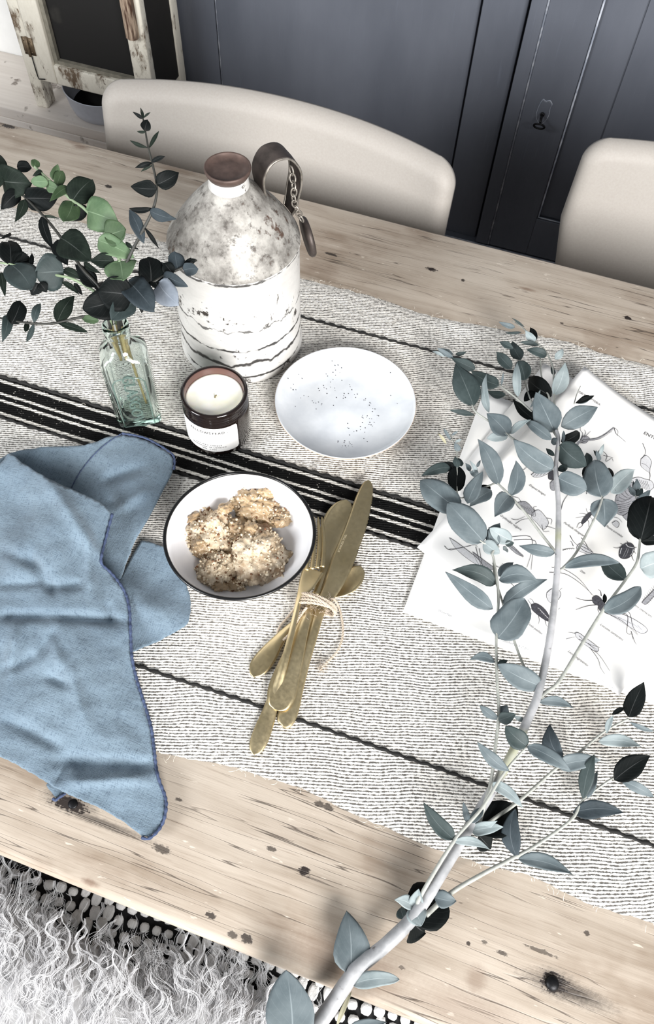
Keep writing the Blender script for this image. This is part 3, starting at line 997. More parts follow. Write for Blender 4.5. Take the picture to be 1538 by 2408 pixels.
def on_jar(x, z, r):
    a = az0 + x / RL
    return KC + V(r * math.cos(a), r * math.sin(a), z)


lw, lz0, lz1, rc = 0.0325, 0.0085, 0.0470, 0.003
vs, fs = [], []
nx = 40
for i in range(nx + 1):
    x = -lw + 2 * lw * i / nx
    e = max(0, abs(x) - (lw - rc))
    ins = rc - math.sqrt(max(0, rc * rc - e * e))
    vs += [on_jar(x, lz0 + ins, RL), on_jar(x, lz1 - ins, RL)]
    if i: fs.append((2 * i - 2, 2 * i, 2 * i + 1, 2 * i - 1))
lab = build('paper_label', vs, fs, M_PAPERLBL, kd)


def jar_text(body, size, z, mat, sp=1.0, bold=0.00005):
    vs, fs = text_verts(body, size, 0, sp, 0, bold)
    build('label_print', [on_jar(v.x, z + v.y, RL + 0.00012) for v in vs], fs, mat, lab, smooth=False)


jar_text('. FELLOWSTEAD .', 0.0046, 0.0395, M_INK, 1.25, 0.00012)
jar_text('- --- - ---- --', 0.0036, 0.0318, M_INKL, 1.2)
jar_text('-- --- -', 0.0034, 0.0268, M_INKL, 1.2)
jar_text('SOY WAX CANDLE', 0.0023, 0.0188, M_INK, 1.5)
jar_text('HANDMADE IN LONDON', 0.0023, 0.0155, M_INK, 1.5)
jar_text('180g  6.3oz', 0.0022, 0.0122, M_INK, 1.5)

# ================================================================== PLATE
PC = V(-0.1404, 0.5257, TZ + 0.0026)
t = NT('white_stoneware_glaze')
n = t.noise(t.obj(), 30, 4)
t.set(t.mix(t.ramp(n, [(0.35, 0), (0.7, 1)]), srgb(196, 200, 205), srgb(218, 221, 224)), 0.22)
M_STONE = t.m
M_CLAY = plain('bare_clay_edge', srgb(178, 160, 142), 0.7, 0, 150, 0.2, 0.2)
M_SPECK = plain('iron_speck', srgb(36, 36, 40), 0.6, 0, 200, 0.2, 0)
pl = thing('side_plate', 'round white stoneware plate with dark speckles', 'plate', PC)
pw = lambda a, z: 0.010 * mnoise.noise(V(math.cos(a) * 0.9, math.sin(a) * 0.9, 3.1))


def plate_z(r):
    s = r / 0.0748
    return 0.0045 + 0.0120 * max(0, (s - 0.55) / 0.45) ** 1.7


MB().lathe([(0.0, 0.0), (0.040, 0.0), (0.043, 0.001), (0.060, 0.0065), (0.0735, 0.0150), (0.0748, 0.0163)] +
           [(0.0746, 0.0172)], PC, 96, False, False, pw).build('underside', M_CLAY, pl, loc=PC)
MB().lathe([(0.0750, 0.0160), (0.0750, 0.0172), (0.0742, 0.0176)] + [(r_, plate_z(r_)) for r_ in (0.072, 0.068, 0.062, 0.056, 0.05, 0.044, 0.036, 0.024, 0.012, 0.0001)],
           PC, 96, False, False, pw).build('glazed_top', M_STONE, pl, loc=PC)
rim_ = []
for j in range(97):
    a = 2 * PI * j / 96
    r_ = 0.0751 * (1 + pw(a, 0))
    rim_.append(PC + V(r_ * math.cos(a), r_ * math.sin(a), 0.0166))
MB().tube(rim_, 0.00045, 6, False).build('rim_line', M_CLAY, pl)
# speckles traced from zoom [380,820] scale .4031
SPK = [(995, 72), (1012, 98), (1030, 96), (1050, 112), (1015, 125), (1000, 138), (1040, 140), (960, 148), (968, 160), (1015, 155), (738, 173), (800, 150), (820, 174), (985, 195), (1000, 180), (1052, 185), (770, 208), (755, 230), (784, 240), (768, 240),
       (945, 215), (948, 228), (915, 232), (985, 225), (962, 235), (1010, 230), (1012, 246), (920, 245), (1097, 210), (1100, 222), (1110, 240), (1065, 262), (1062, 275), (1072, 285), (1090, 262), (1060, 290), (1125, 268), (1142, 265), (1132, 285), (1020, 285), (965, 262),
       (830, 274), (857, 280), (812, 288), (880, 305), (886, 316), (900, 318), (935, 322), (932, 328), (916, 312), (902, 352), (780, 337), (1003, 331), (1190, 292), (1188, 300), (1180, 300), (1215, 315), (1220, 320), (1212, 330), (1232, 350), (1245, 352), (1230, 368), (1172, 390),
       (1170, 400), (1176, 405), (1200, 392), (1195, 400), (1212, 408), (1258, 390), (1266, 392), (1225, 410), (1172, 432), (1215, 430), (1222, 445), (1230, 452), (1240, 430), (1210, 442), (1086, 436), (1085, 462), (1092, 465), (1160, 455), (1188, 462), (1160, 472), (1138, 480), (1122, 484), (1185, 488), (1097, 504),
       (1030, 540), (1028, 546), (1068, 538), (1065, 548), (1095, 545), (1100, 555), (1110, 560), (1112, 572), (1055, 568), (1052, 580), (1072, 568), (1078, 578), (1122, 575), (1138, 590), (1040, 590), (1098, 588), (1030, 585), (916, 556), (1200, 543), (1180, 525), (1337, 273), (1375, 320), (1335, 140), (1090, 568)]
sp = MB()
rr = random.Random(5)
for (sx, sy) in SPK:
    p = at(380 + sx * 0.4031, 820 + sy * 0.4031, 0.008)
    r_ = math.hypot(p.x - PC.x, p.y - PC.y)
    p = at(380 + sx * 0.4031, 820 + sy * 0.4031, 0.0026 + plate_z(r_))
    q = rr.uniform(0.00032, 0.00062)
    sp.lathe([(q, -0.0001), (q, 0.00022), (q * 0.6, 0.0003)], p, 7)
tag(sp.build('speckles', M_SPECK, pl), kind='stuff')

# ================================================================== BOWL AND CRUMBLE
WC = V(-0.1752, 0.3212, TZ + 0.0026)
t = NT('white_enamel')
t.set(t.mix(t.noise(t.obj(), 20, 3), srgb(232, 232, 235), srgb(246, 246, 248)), 0.18)
M_ENAM = t.m
M_BLACKEN = plain('black_enamel_rim', srgb(14, 14, 15), 0.25, 0, 60, 0.2, 0)
bw = thing('enamel_bowl', 'white enamel bowl with black rim holding crumble', 'bowl', WC)
TILT = Matrix.Rotation(math.radians(-3.2), 3, ray(565, 1270).cross(V(0, 0, 1)).normalized())


def tb_(p):
    return TILT @ (p - WC) + WC + V(0, 0, 0.002)


bprof = [(0.0, 0.0), (0.028, 0.0), (0.031, 0.0012), (0.040, 0.0050), (0.050, 0.0120), (0.0580, 0.0215), (0.0640, 0.0330), (0.0675, 0.0432), (0.0680, 0.0448), (0.0668, 0.0440),
         (0.0630, 0.0335), (0.0570, 0.0225), (0.0490, 0.0135), (0.0390, 0.0070), (0.028, 0.0038), (0.0, 0.0032)]
m_ = MB().lathe(bprof, WC, 96, False, False)
m_.v = [tb_(v) for v in m_.v]
m_.build('bowl_body', M_ENAM, bw)
m_ = MB().tube([WC + V(0.0682 * math.cos(2 * PI * j / 96), 0.0682 * math.sin(2 * PI * j / 96), 0.0450) for j in range(97)], 0.0016, 8, False)
m_.v = [tb_(v) for v in m_.v]
m_.build('black_rim', M_BLACKEN, bw)

t = NT('crumble_topping')
co = t.obj()
n1 = t.noise(co, 90, 6, 0.65)
n2 = t.noise(co, 28, 4)
c = t.mix(t.ramp(n1, [(0.35, 0), (0.65, 1)]), srgb(172, 146, 114), srgb(236, 222, 198))
c = t.mix(t.ramp(n2, [(0.55, 0), (0.72, 0.8)]), c, srgb(128, 90, 62))
t.set(c, 0.8)
t.bump(n1, 0.7, 0.003)
M_CRUM = t.m
M_CRUML = plain('pale_crumb', srgb(220, 204, 178), 0.85, 0, 160, 0.25, 0.4)
M_CRUMD = plain('toasted_crumb', srgb(118, 82, 56), 0.8, 0, 160, 0.4, 0.4)
t = NT('stewed_apple')
n1 = t.noise(t.obj(), 60, 5)
t.set(t.mix(n1, srgb(132, 104, 76), srgb(196, 174, 140)), 0.35)
t.b.inputs['Subsurface Weight'].default_value = 0.25
t.b.inputs['Subsurface Radius'].default_value = (0.004, 0.002, 0.001)
t.bump(n1, 0.4, 0.002)
M_APPLE = t.m
cr = thing('apple_crumble', 'heap of apple crumble in the enamel bowl', 'food', WC + V(0, 0, 0.007))


def lump(c, rx, ry, rz, seed, amp=0.22, frq=1.7, sub=4, gr=0.0):
    bm = bmesh.new()
    bmesh.ops.create_icosphere(bm, subdivisions=sub, radius=1)
    vs = []
    for v in bm.verts:
        n_ = v.co.normalized()
        d = 1 + amp * mnoise.noise(n_ * frq + V(seed, 0, 0)) + amp * 0.55 * mnoise.noise(n_ * frq * 2.7 + V(0, seed, 0)) + amp * 0.35 * abs(mnoise.noise(n_ * frq * 7 + V(0, 0, seed)))
        if gr: d += gr * abs(mnoise.noise(n_ * 14 + V(seed, seed, 0))) + gr * 0.7 * mnoise.noise(n_ * 26 + V(0, seed, seed))
        vs.append(V(c.x + n_.x * rx * d, c.y + n_.y * ry * d, c.z + n_.z * rz * d))
    fs = [tuple(v.index for v in f.verts) for f in bm.faces]
    bm.free()
    return vs, fs


lumps = [((498, 1258), .0235, .021, .0165, M_CRUM, .016), ((606, 1196), .024, .017, .0150, M_APPLE, .017), ((606, 1310), .0255, .0265, .0190, M_CRUM, .0175), ((512, 1345), .018, .018, .0145, M_CRUM, .0155), ((560, 1265), .018, .016, .0150, M_APPLE, .013),
         ((655, 1215), .0125, .008, .008, M_APPLE, .022), ((480, 1290), .014, .010, .010, M_APPLE, .017), ((545, 1375), .012, .007, .007, M_APPLE, .014)]
surf = []
for i, ((lx, ly), rx, ry, rz, mt, zc) in enumerate(lumps):
    c_ = at(lx, ly, zc)
    vs, fs = lump(c_, rx, ry, rz, i * 3.7 + 1, 0.30, 1.9, 5, 0.14)
    zmin = lambda q: TZ + 0.0085 + 0.5 * max(0, (math.hypot(q.x - WC.x, q.y - WC.y) - 0.030)) * 1.1
    vs = [V(q.x, q.y, max(q.z, zmin(q))) for q in vs]
    build('crumble_lump', vs, fs, mt, cr)
    surf += [(q, mt) for q in vs if q.z > TZ + zc]
for i, (ax, ay, z_, rot) in enumerate([(628, 1160, .030, .3), (530, 1195, .030, 1.2), (660, 1228, .027, .5), (470, 1275, .029, 2.0), (520, 1378, .020, .9), (590, 1240, .031, 2.5), (455, 1215, .026, 1.5)]):
    c_ = at(ax, ay, z_)
    vs, fs = lump(V(0, 0, 0), .0080, .0050, .0045, 40 + i, 0.45, 1.6, 4, 0.10)
    m3 = Matrix.Rotation(rot, 3, 'Z') @ Matrix.Rotation(0.5, 3, 'Y')
    build('apple_chunk', [m3 @ v + c_ for v in vs], fs, M_APPLE, cr)
rr = random.Random(11)
for nm, mt, cnt, lo, hi, seed in (('pale_crumbs', M_CRUML, 1500, .0005, .0015, 1), ('toasted_crumbs', M_CRUMD, 420, .0005, .0012, 2)):
    mb = MB()
    src = [q for q, m0 in surf if m0 is M_CRUM] * 3 + [q for q, m0 in surf if m0 is M_APPLE]
    for i in range(cnt):
        q = rr.choice(src)
        s = rr.uniform(lo, hi)
        vs, fs = lump(q + V(0, 0, s * 0.3), s * rr.uniform(.8, 1.3), s * rr.uniform(.8, 1.3), s, i + seed * 99, .35, 1.2, 1)
        mb.add(vs, fs)
    tag(mb.build(nm, mt, cr), kind='stuff')

# ================================================================== CUTLERY
t = NT('brushed_gold_steel')
co = t.obj()
n = t.noise(co, 300, 4)
t.set(t.mix(t.ramp(t.noise(co, 25, 4), [(0.35, 0), (0.65, 1)]), srgb(190, 173, 134), srgb(212, 196, 158)), t.ramp(n, [(0.3, 0.34), (0.7, 0.44)]), 1.0)
t.bump(n, 0.05, 0.0004)
M_GOLD = t.m


def strap(st, k=5, nv=9, thick=0.0016):
    """st: (px, py, half width px, z mm, crown mm [+ ridge up, - cup down]) lofted along the piece"""
    S = crom(st, k)
    P = [at(s[0], s[1], s[3] / 1000) for s in S]
    rings = []
    for i, s in enumerate(S):
        a, b = P[max(0, i - 1)], P[min(len(P) - 1, i + 1)]
        tn = (b - a).normalized()
        sd = tn.cross(V(0, 0, 1)).normalized()
        up = sd.cross(tn)
        hw = max(0.0003, s[2] * px_scale(P[i]))
        cw_ = s[4] / 1000 if len(s) > 4 else 0
        top, bot = [], []
        for j in range(nv):
            v = -1 + 2 * j / (nv - 1)
            h_ = cw_ * (1 - abs(v) ** (1.3 if cw_ > 0 else 2))
            e = thick * (1 - 0.6 * abs(v) ** 4)
            top.append(P[i] + sd * (hw * v) + up * (h_ + e / 2))
            bot.append(P[i] + sd * (hw * v * 0.985) + up * (h_ - e / 2))
        rings.append(top + bot[::-1])
    return rings


GRP = None
def piece(name, label, first):
    return thing(name, label, 'cutlery', at(first[0], first[1], 0.002))


# teaspoon
st = [(597, 1592, 3, 5, 0), (600, 1584, 15, 5, .2), (611, 1566, 24, 5.2, .5), (630, 1540, 23, 5.5, .6), (652, 1510, 16, 6, .7), (677, 1480, 10, 6, .8), (720, 1443, 6.5, 6, .8), (760, 1413, 6.5, 6, .5)]
st2 = [(760, 1413, 6.5, 6, .5), (778, 1401, 8, 6, 0), (793, 1391, 17, 6, -1.5), (812, 1375, 26, 6, -3), (830, 1357, 26, 6.5, -3), (843, 1342, 18, 7, -1.5), (848, 1335, 8, 7, -.4), (850, 1333, 2, 7, 0)]
ts = piece('teaspoon', 'short gold teaspoon crossing beneath the knife', (720, 1443))
MB().loft(strap(st)).build('handle', M_GOLD, ts)
MB().loft(strap(st2)).build('spoon_bowl', M_GOLD, ts)
# knife
kn_ = piece('table_knife', 'gold table knife with serrated blade lying in the tied bundle', (730, 1500))
st = [(666, 1709, 5, 4, 0), (669, 1703, 17, 4, .3), (677, 1676, 24, 4.5, .8), (694, 1612, 21.5, 6, 1.2), (713, 1550, 18, 8, 1.4), (730, 1500, 15.5, 9.5, 1.4), (743, 1462, 13.5, 10, 1.3), (752, 1432, 14, 10.5, .8)]
MB().loft(strap(st, thick=0.0034)).build('handle', M_GOLD, kn_)
bl = [(752, 1432, 14, 10.5, .4), (767, 1405, 18, 10.7, .1), (785, 1370, 23, 11, 0), (803, 1325, 27, 11.4, 0), (820, 1283, 26, 11.6, 0), (837, 1240, 25, 11.8, 0), (853, 1185, 21.5, 11.8, 0), (861, 1155, 17, 11.8, 0), (865, 1138, 11, 11.8, 0), (867, 1130, 3, 11.8, 0)]
rg = strap(bl, 14, 9, 0.0014)
for i, r_ in enumerate(rg):                        # teeth on the cutting edge
    if len(rg) * 0.42 < i < len(rg) * 0.95 and i % 2:
        d = (r_[8] - r_[0]).normalized() * 0.0009
        r_[8] = r_[8] - d
        r_[9] = r_[9] - d
MB().loft(rg).build('blade', M_GOLD, kn_)
blade = [o for o in kn_.children if o.name.startswith('blade')][0]
vs, fs = text_verts('STAINLESS STEEL', 0.0030, 0, 1.05)
p0, p1 = at(796, 1298, 0.0126), at(814, 1257, 0.0126)
tx = (p1 - p0).normalized()
ty = V(0, 0, 1).cross(tx)
sc_ = (p1 - p0).length / (max(v.x for v in vs) - min(v.x for v in vs))
M_ETCH = plain('pale_etched_letters', srgb(214, 204, 176), 0.6, 0.3, 200, .05, 0)
build('etched_lettering', [(p0 + p1) / 2 + tx * (v.x * sc_) + ty * v.y * 0.9 for v in vs], fs, M_ETCH, blade, smooth=False)
# tablespoon
sp_ = piece('tablespoon', 'large gold spoon with dark ridged handle under the fork', (696, 1520))
st = [(650, 1670, 6, 9, 0), (653, 1662, 23, 9, .3), (660, 1640, 33, 9.5, 1.2), (668, 1610, 34, 10.5, 1.6), (681, 1568, 29, 12, 1.7), (698, 1518, 21, 13.5, 1.6), (714, 1470, 14.5, 14, 1.5), (728, 1432, 10, 13.5, 1.2), (742, 1398, 8, 12, .8)]
MB().loft(strap(st)).build('handle', M_GOLD, sp_)
st = [(742, 1398, 8, 12, .8), (756, 1360, 8, 10, .3), (767, 1325, 13, 9, -.8), (777, 1292, 27, 8.4, -2.6), (788, 1257, 37, 8.4, -4), (798, 1225, 37, 8.6, -4), (806, 1200, 29, 8.8, -2.8), (812, 1183, 16, 9, -1), (814, 1176, 3, 9, 0)]
MB().loft(strap(st)).build('spoon_bowl', M_GOLD, sp_)
# fork
fk = piece('dinner_fork', 'gold fork with four tines beside the enamel bowl', (668, 1560))
st = [(597, 1774, 4, 4, 0), (600, 1766, 14, 4, .3), (608, 1745, 20.5, 4.5, 1.1), (618, 1718, 21, 5, 1.5), (632, 1680, 18, 6, 1.5), (650, 1622, 13, 10, 1.3), (668, 1560, 9.5, 16.5, 1.0), (682, 1505, 8, 18.5, .9), (692, 1460, 7, 19, .8), (702, 1417, 7, 19, .6), (710, 1396, 11, 19, 0), (721, 1375, 19, 18.5, -.8), (732, 1352, 24, 18, -1.4), (739, 1338, 25, 18, -1.6)]
MB().loft(strap(st)).build('handle', M_GOLD, fk)
for i, (bx, tx_) in enumerate(((720.5, 729), (733, 738), (745.5, 748), (758, 757))):
    o = MB().loft(strap([(bx, 1341 - i * 2.5, 5.2, 17 + abs(i - 1.5) * .6, 0), (bx + (tx_ - bx) * .2 + 3.5, 1305 - i * 2, 5.0, 18, 0), (bx + (tx_ - bx) * .55 + 4, 1265, 4.2, 20, 0), (tx_ + 1, 1228, 3.0, 23, 0), (tx_, 1216, 1.2, 24, 0)], 5, 5)).build('tine', M_GOLD, fk)

# twine
t = NT('jute_twine')
t.set(t.mix(t.noise(t.map(t.obj(), (1, 1, 1)), 700, 4), srgb(150, 132, 112), srgb(214, 202, 186)), 0.95)
M_TWINE = t.m
tw = thing('jute_twine', 'pale jute twine tied around the gold cutlery', 'twine', at(748, 1425, 0.002))


def twisted(mb, pts, r=0.0008, turns=260):
    S = crom(pts, 10)
    for ph in (0, 2 * PI / 3, 4 * PI / 3):
        out = []
        L = 0
        for i, p in enumerate(S):
            if i: L += (V(*p) - V(*S[i - 1])).length
            a = ph + L * turns * 2.6
            d = (V(*S[min(i + 1, len(S) - 1)]) - V(*S[max(i - 1, 0)])).normalized()
            s1 = d.orthogonal().normalized()
            s1 = (d.cross(V(0.12, 0.3, 1))).normalized()
            s2 = d.cross(s1)
            out.append(V(*p) + (s1 * math.cos(a) + s2 * math.sin(a)) * r * 0.75)
        mb.tube(out, r * 0.75, 5)


bdir = (at(800, 1300, 0.01) - at(700, 1560, 0.01)).normalized()
bsd = bdir.cross(V(0, 0, 1)).normalized()
wc_ = at(745, 1424, 0.0115)
wp = MB()
for q, (off, tl, hw_, zz) in enumerate(((-0.0035, .5, .0185, .0125), (-0.0012, .25, .0178, .013), (0.0012, .1, .0182, .0125), (0.0035, -.15, .0178, .0130), (0.001, -.55, .0185, .0136))):
    pts = []
    for j in range(17):
        a = 2 * PI * j / 16
        pts.append(tuple(wc_ + bdir * (off + tl * 0.006 * math.cos(a)) + bsd * (hw_ * math.cos(a)) + V(0, 0, max(-0.0085, zz * math.sin(a)) if abs(math.sin(a)) < .99 else (zz if math.sin(a) > 0 else -0.0085))))
    twisted(wp, pts, 0.0010)
wp.build('wrap', M_TWINE, tw)
e_ = MB()
twisted(e_, [tuple(at(*p)) for p in ((768, 1418, .016), (783, 1408, .014), (797, 1428, .008), (805, 1462, .005), (806, 1495, .005), (795, 1528, .005), (776, 1551, .005), (760, 1566, .0045), (754, 1576, .004))], 0.00085)
e_.build('loose_end', M_TWINE, tw)
e_ = MB()
twisted(e_, [tuple(at(*p)) for p in ((724, 1412, .022), (700, 1405, .014), (694, 1428, .007), (676, 1452, .005), (659, 1472, .0045), (653, 1490, .0045), (660, 1505, .005), (672, 1500, .008), (690, 1478, .012), (705, 1450, .015), (722, 1428, .02))], 0.00085)
e_.build('loop', M_TWINE, tw)
fz_ = MB()
rr = random.Random(8)
for i in range(90):
    p = at(rr.uniform(715, 778), rr.uniform(1402, 1440), rr.uniform(.014, .024)) if i < 55 else at(757 + rr.uniform(-6, 10), 1566 + rr.uniform(-6, 12), .0045)
    a, L = rr.uniform(0, 6.3), rr.uniform(.003, .008)
    fz_.tube([p + V(math.cos(a + s * 1.2) * L * s, math.sin(a + s * 1.2) * L * s, 0.002 * math.sin(s * 3) * rr.uniform(-.3, 1)) for s in (0, .33, .66, 1)], .00013, 3)
tag(fz_.build('frayed_fibres', M_TWINE, tw), kind='stuff')

# ================================================================== NAPKIN
t = NT('blue_washed_linen')
co = t.obj()
wx = t.noise(t.map(co, (1500, 150, 150), rot=(0, 0, 0.35)), 1.0, 3)
wy = t.noise(t.map(co, (150, 1500, 150), rot=(0, 0, 0.35)), 1.0, 3)
wv = t.math('ADD', wx, wy)
n1 = t.noise(co, 14, 5)
c = t.mix(t.ramp(wv, [(0.6, 0), (1.4, 1)]), srgb(66, 81, 96), srgb(112, 129, 142))
c = t.mix(t.ramp(n1, [(0.35, 0.3), (0.6, 0)]), c, srgb(66, 82, 98))
t.set(c, 0.9)
t.b.inputs['Sheen Weight'].default_value = 0.25
t.b.inputs['Specular IOR Level'].default_value = 0.15
t.bump(t.math('ADD', t.math('MULTIPLY', wv, 0.5), t.math('MULTIPLY', t.noise(co, 45, 5, 0.6), 2.2)), 0.5, 0.002)
M_NAP = t.m
M_HEM = plain('navy_hem_thread', srgb(58, 70, 98), 0.9, 0, 500, 0.3, 0.4)


def inside(p, poly):
    x, y = p
    r = False
    j = len(poly) - 1
    for i in range(len(poly)):
        xi, yi = poly[i]
        xj, yj = poly[j]
        if (yi > y) != (yj > y) and x < (xj - xi) * (y - yi) / (yj - yi) + xi:
            r = not r
        j = i
    return r


def resample(poly, step, closed=True):
    out = []
    n = len(poly)
    for i in range(n if closed else n - 1):
        a, b = poly[i], poly[(i + 1) % n]
        k_ = max(1, int(math.hypot(b[0] - a[0], b[1] - a[1]) / step))
        for j in range(k_):
            out.append((a[0] + (b[0] - a[0]) * j / k_, a[1] + (b[1] - a[1]) * j / k_))
    if not closed: out.append(poly[-1])
    return out


def field(ctrl, sigma=55.0, folds=()):
    def f(x, y):
        sw, sz = 1e-9, 0.0
        for (cx, cy, z) in ctrl:
            d2 = (x - cx) ** 2 + (y - cy) ** 2
            w = math.exp(-d2 / (2 * sigma * sigma)) + 1e-5 / (1 + d2 / 4e4)
            sw += w
            sz += w * z
        z = sz / sw
        for (x0, y0, x1, y1, dep, wd_) in folds:
            dx, dy = x1 - x0, y1 - y0
            u = max(0, min(1, ((x - x0) * dx + (y - y0) * dy) / (dx * dx + dy * dy)))
            d = math.hypot(x - x0 - dx * u, y - y0 - dy * u)
            z += 1.9 * dep * math.exp(-(d / wd_) ** 2) * min(1, 4 * u + .25, 4 * (1 - u) + .25)
        z += 2.4 * mnoise.noise(V(x / 55, y / 45, 2)) + 1.0 * mnoise.noise(V(x / 20, y / 14, 6))
        return max(0.6, z) / 1000 + 0.003
    return f


def sheet(poly, f, step=9):
    bd = resample(poly, step)
    pts = [Vector(p) for p in bd]
    nb = len(pts)
    x0, x1 = min(p[0] for p in bd), max(p[0] for p in bd)
    y0, y1 = min(p[1] for p in bd), max(p[1] for p in bd)
    iy = 0
    y = y0 + step * .5
    while y < y1:
        x = x0 + (step * .5 if iy % 2 else 0)
        while x < x1:
            if inside((x, y), bd) and min((x - q[0]) ** 2 + (y - q[1]) ** 2 for q in bd) > (step * .6) ** 2:
                pts.append(Vector((x, y)))
            x += step
        y += step * .87
        iy += 1
    rv, _, rf, *_ = delaunay_2d_cdt(pts, [], [list(range(nb))], 1, 1e-4)
    return [at(p.x, p.y, f(p.x, p.y)) for p in rv], [tuple(q) for q in rf]


def z6(*pts):
    return [(a * .4152, 1000 + b * .4152) for a, b in pts]


napm = MB()
# back fold (lies lowest)
polyB = z6((60, 148), (150, 128), (250, 116), (380, 112), (480, 105), (545, 85), (600, 60), (690, 46), (770, 58), (850, 84), (960, 150), (988, 190), (986, 260), (930, 370), (890, 450), (850, 530), (780, 640), (745, 720), (715, 800), (690, 872), (640, 1000), (420, 1000), (150, 800), (-60, 500), (-60, 220))
ctrlB = [(25, 1062, 34), (100, 1047, 20), (200, 1043, 14), (250, 1023, 13), (287, 1019, 15), (330, 1030, 12), (353, 1036, 10), (400, 1062, 7), (411, 1082, 6), (409, 1108, 9), (386, 1153, 15), (353, 1220, 17), (324, 1266, 13), (300, 1325, 8), (284, 1362, 6),
         (120, 1085, 3), (160, 1095, 2), (200, 1130, 1), (230, 1150, 3), (330, 1120, 15), (270, 1070, 13), (300, 1200, 10), (270, 1270, 4), (150, 1200, 2), (60, 1110, 8), (60, 1200, 2), (200, 1350, 1)]
fB = field(ctrlB, 34, [(240, 1130, 330, 1100, -4, 9), (270, 1200, 350, 1150, 3, 10), (255, 1170, 290, 1215, -3, 10)])
napm.add(*sheet(polyB, fB))
# right under-flap
polyR = z6((690, 840), (740, 740), (795, 640), (860, 660), (940, 690), (1000, 790), (1050, 880), (1085, 960), (1088, 1050), (1072, 1130), (1000, 1175), (900, 1230), (820, 1262), (755, 1288), (650, 1300), (600, 1000))
ctrlR = [(300, 1330, 4), (332, 1266, 5), (390, 1286, 5), (420, 1340, 4), (449, 1398, 5), (451, 1436, 9), (445, 1469, 10), (415, 1488, 6), (375, 1511, 5), (340, 1524, 4), (313, 1535, 4), (315, 1408, 20), (370, 1428, 20), (430, 1462, 14), (400, 1390, 3), (340, 1350, 2), (370, 1375, 2), (270, 1500, 2), (280, 1420, 6), (340, 1470, 9)]
fR = field(ctrlR, 26)
napm.add(*sheet(polyR, fR))
# small turned corner below
polyC = z6((250, 2035), (285, 2085), (310, 2122), (340, 2105), (372, 2085), (380, 2030), (300, 1990))
fC = field([(130, 1880, 2), (150, 1865, 3)], 60)
napm.add(*sheet(polyC, fC))
# main panel on top
polyM = z6((-300, 500), (-160, 260), (0, 215), (30, 165), (60, 148), (130, 205), (220, 262), (330, 322), (400, 352), (480, 386), (540, 412), (585, 440), (637, 500), (618, 570), (600, 640), (580, 720), (575, 782), (620, 826), (665, 876), (700, 930), (722, 985), (735, 1060), (738, 1130), (742, 1230), (750, 1330), (775, 1440), (800, 1520),
            (835, 1630), (858, 1720), (872, 1820), (885, 1940), (905, 2020), (932, 2090), (942, 2150), (930, 2230), (900, 2290), (845, 2340), (800, 2335), (700, 2252), (560, 2170), (450, 2125), (350, 2082), (200, 1992), (60, 1912), (-80, 1850), (-300, 1700))
ctrlM = [(25, 1064, 38), (90, 1108, 42), (160, 1145, 40), (220, 1175, 34), (264, 1208, 28), (250, 1265, 19), (240, 1322, 18), (280, 1365, 13), (300, 1410, 18), (306, 1470, 17), (310, 1545, 9), (330, 1625, 7), (350, 1690, 6), (362, 1755, 6), (370, 1810, 10), (390, 1880, 6), (385, 1930, 4), (350, 1972, 3), (290, 1935, 5), (230, 1900, 9), (145, 1864, 11), (80, 1826, 11), (25, 1794, 10), (0, 1772, 10),
         (80, 1300, 37), (150, 1230, 40), (120, 1400, 27), (200, 1400, 23), (60, 1440, 25), (150, 1530, 24), (250, 1560, 19), (60, 1600, 18), (200, 1660, 18), (100, 1750, 15), (290, 1700, 13), (300, 1790, 12), (200, 1815, 10), (300, 1860, 9), (330, 1920, 8), (-80, 1300, 18), (-80, 1600, 12), (20, 1180, 26)]
foldsM = [(0, 1450, 120, 1448, -6, 9), (120, 1448, 300, 1460, -6, 8), (0, 1375, 100, 1368, -4, 8), (110, 1380, 190, 1375, -5, 9), (95, 1105, 250, 1330, 4, 14), (60, 1290, 130, 1400, -4, 10), (0, 1290, 90, 1330, -3, 9), (0, 1580, 90, 1540, -4, 9), (90, 1540, 130, 1480, -3, 8),
          (110, 1590, 160, 1610, -4, 8), (130, 1790, 370, 1800, -5, 13), (150, 1840, 330, 1830, 4, 10), (200, 1250, 215, 1400, 4, 13), (10, 1690, 150, 1760, -3, 13), (160, 1560, 200, 1700, 3, 16), (255, 1420, 262, 1462, -5, 6), (40, 1480, 20, 1600, 4, 12), (120, 1500, 145, 1570, 3, 9), (160, 1800, 130, 1840, -3, 8)]
fM = field(ctrlM, 42, foldsM)
napm.add(*sheet(polyM, fM))
nk = build('linen_napkin', napm.v, napm.f, M_NAP, loc=at(170, 1500, 0.0026))
tag(nk, 'crumpled blue linen napkin with navy stitched hem', 'napkin')
sm = nk.modifiers.new('smooth', 'SMOOTH')
sm.factor, sm.iterations = 0.5, 3
md = nk.modifiers.new('cloth', 'SOLIDIFY')
md.thickness, md.offset = 0.0007, 1


def hem(pp, f, r=0.0012, lift=0.0008):
    S = resample(crom(pp, 4), 3.0, False)
    pts, rad = [], []
    for i, (x, y) in enumerate(S):
        p = at(x, y, f(x, y) + lift)
        pts.append(p)
        rad.append(r * (1 + 0.22 * math.sin(i * PI / 2)))
    MB().tube(pts, rad, 6).build('stitched_hem', M_HEM, nk)


i0 = polyM.index(z6((637, 500))[0])
i1 = polyM.index(z6((800, 2335))[0])
hem(polyM[i0:i1 + 1], fM, 0.0013)
hem(z6((690, 46), (770, 58), (850, 84), (960, 150), (988, 190), (986, 250)), fB)
hem(z6((690, 46), (600, 105), (520, 180), (450, 270), (405, 352)), fB, 0.0005, 0.0005)
hem(z6((300, 2112), (312, 2124), (340, 2105), (372, 2085)), fC)

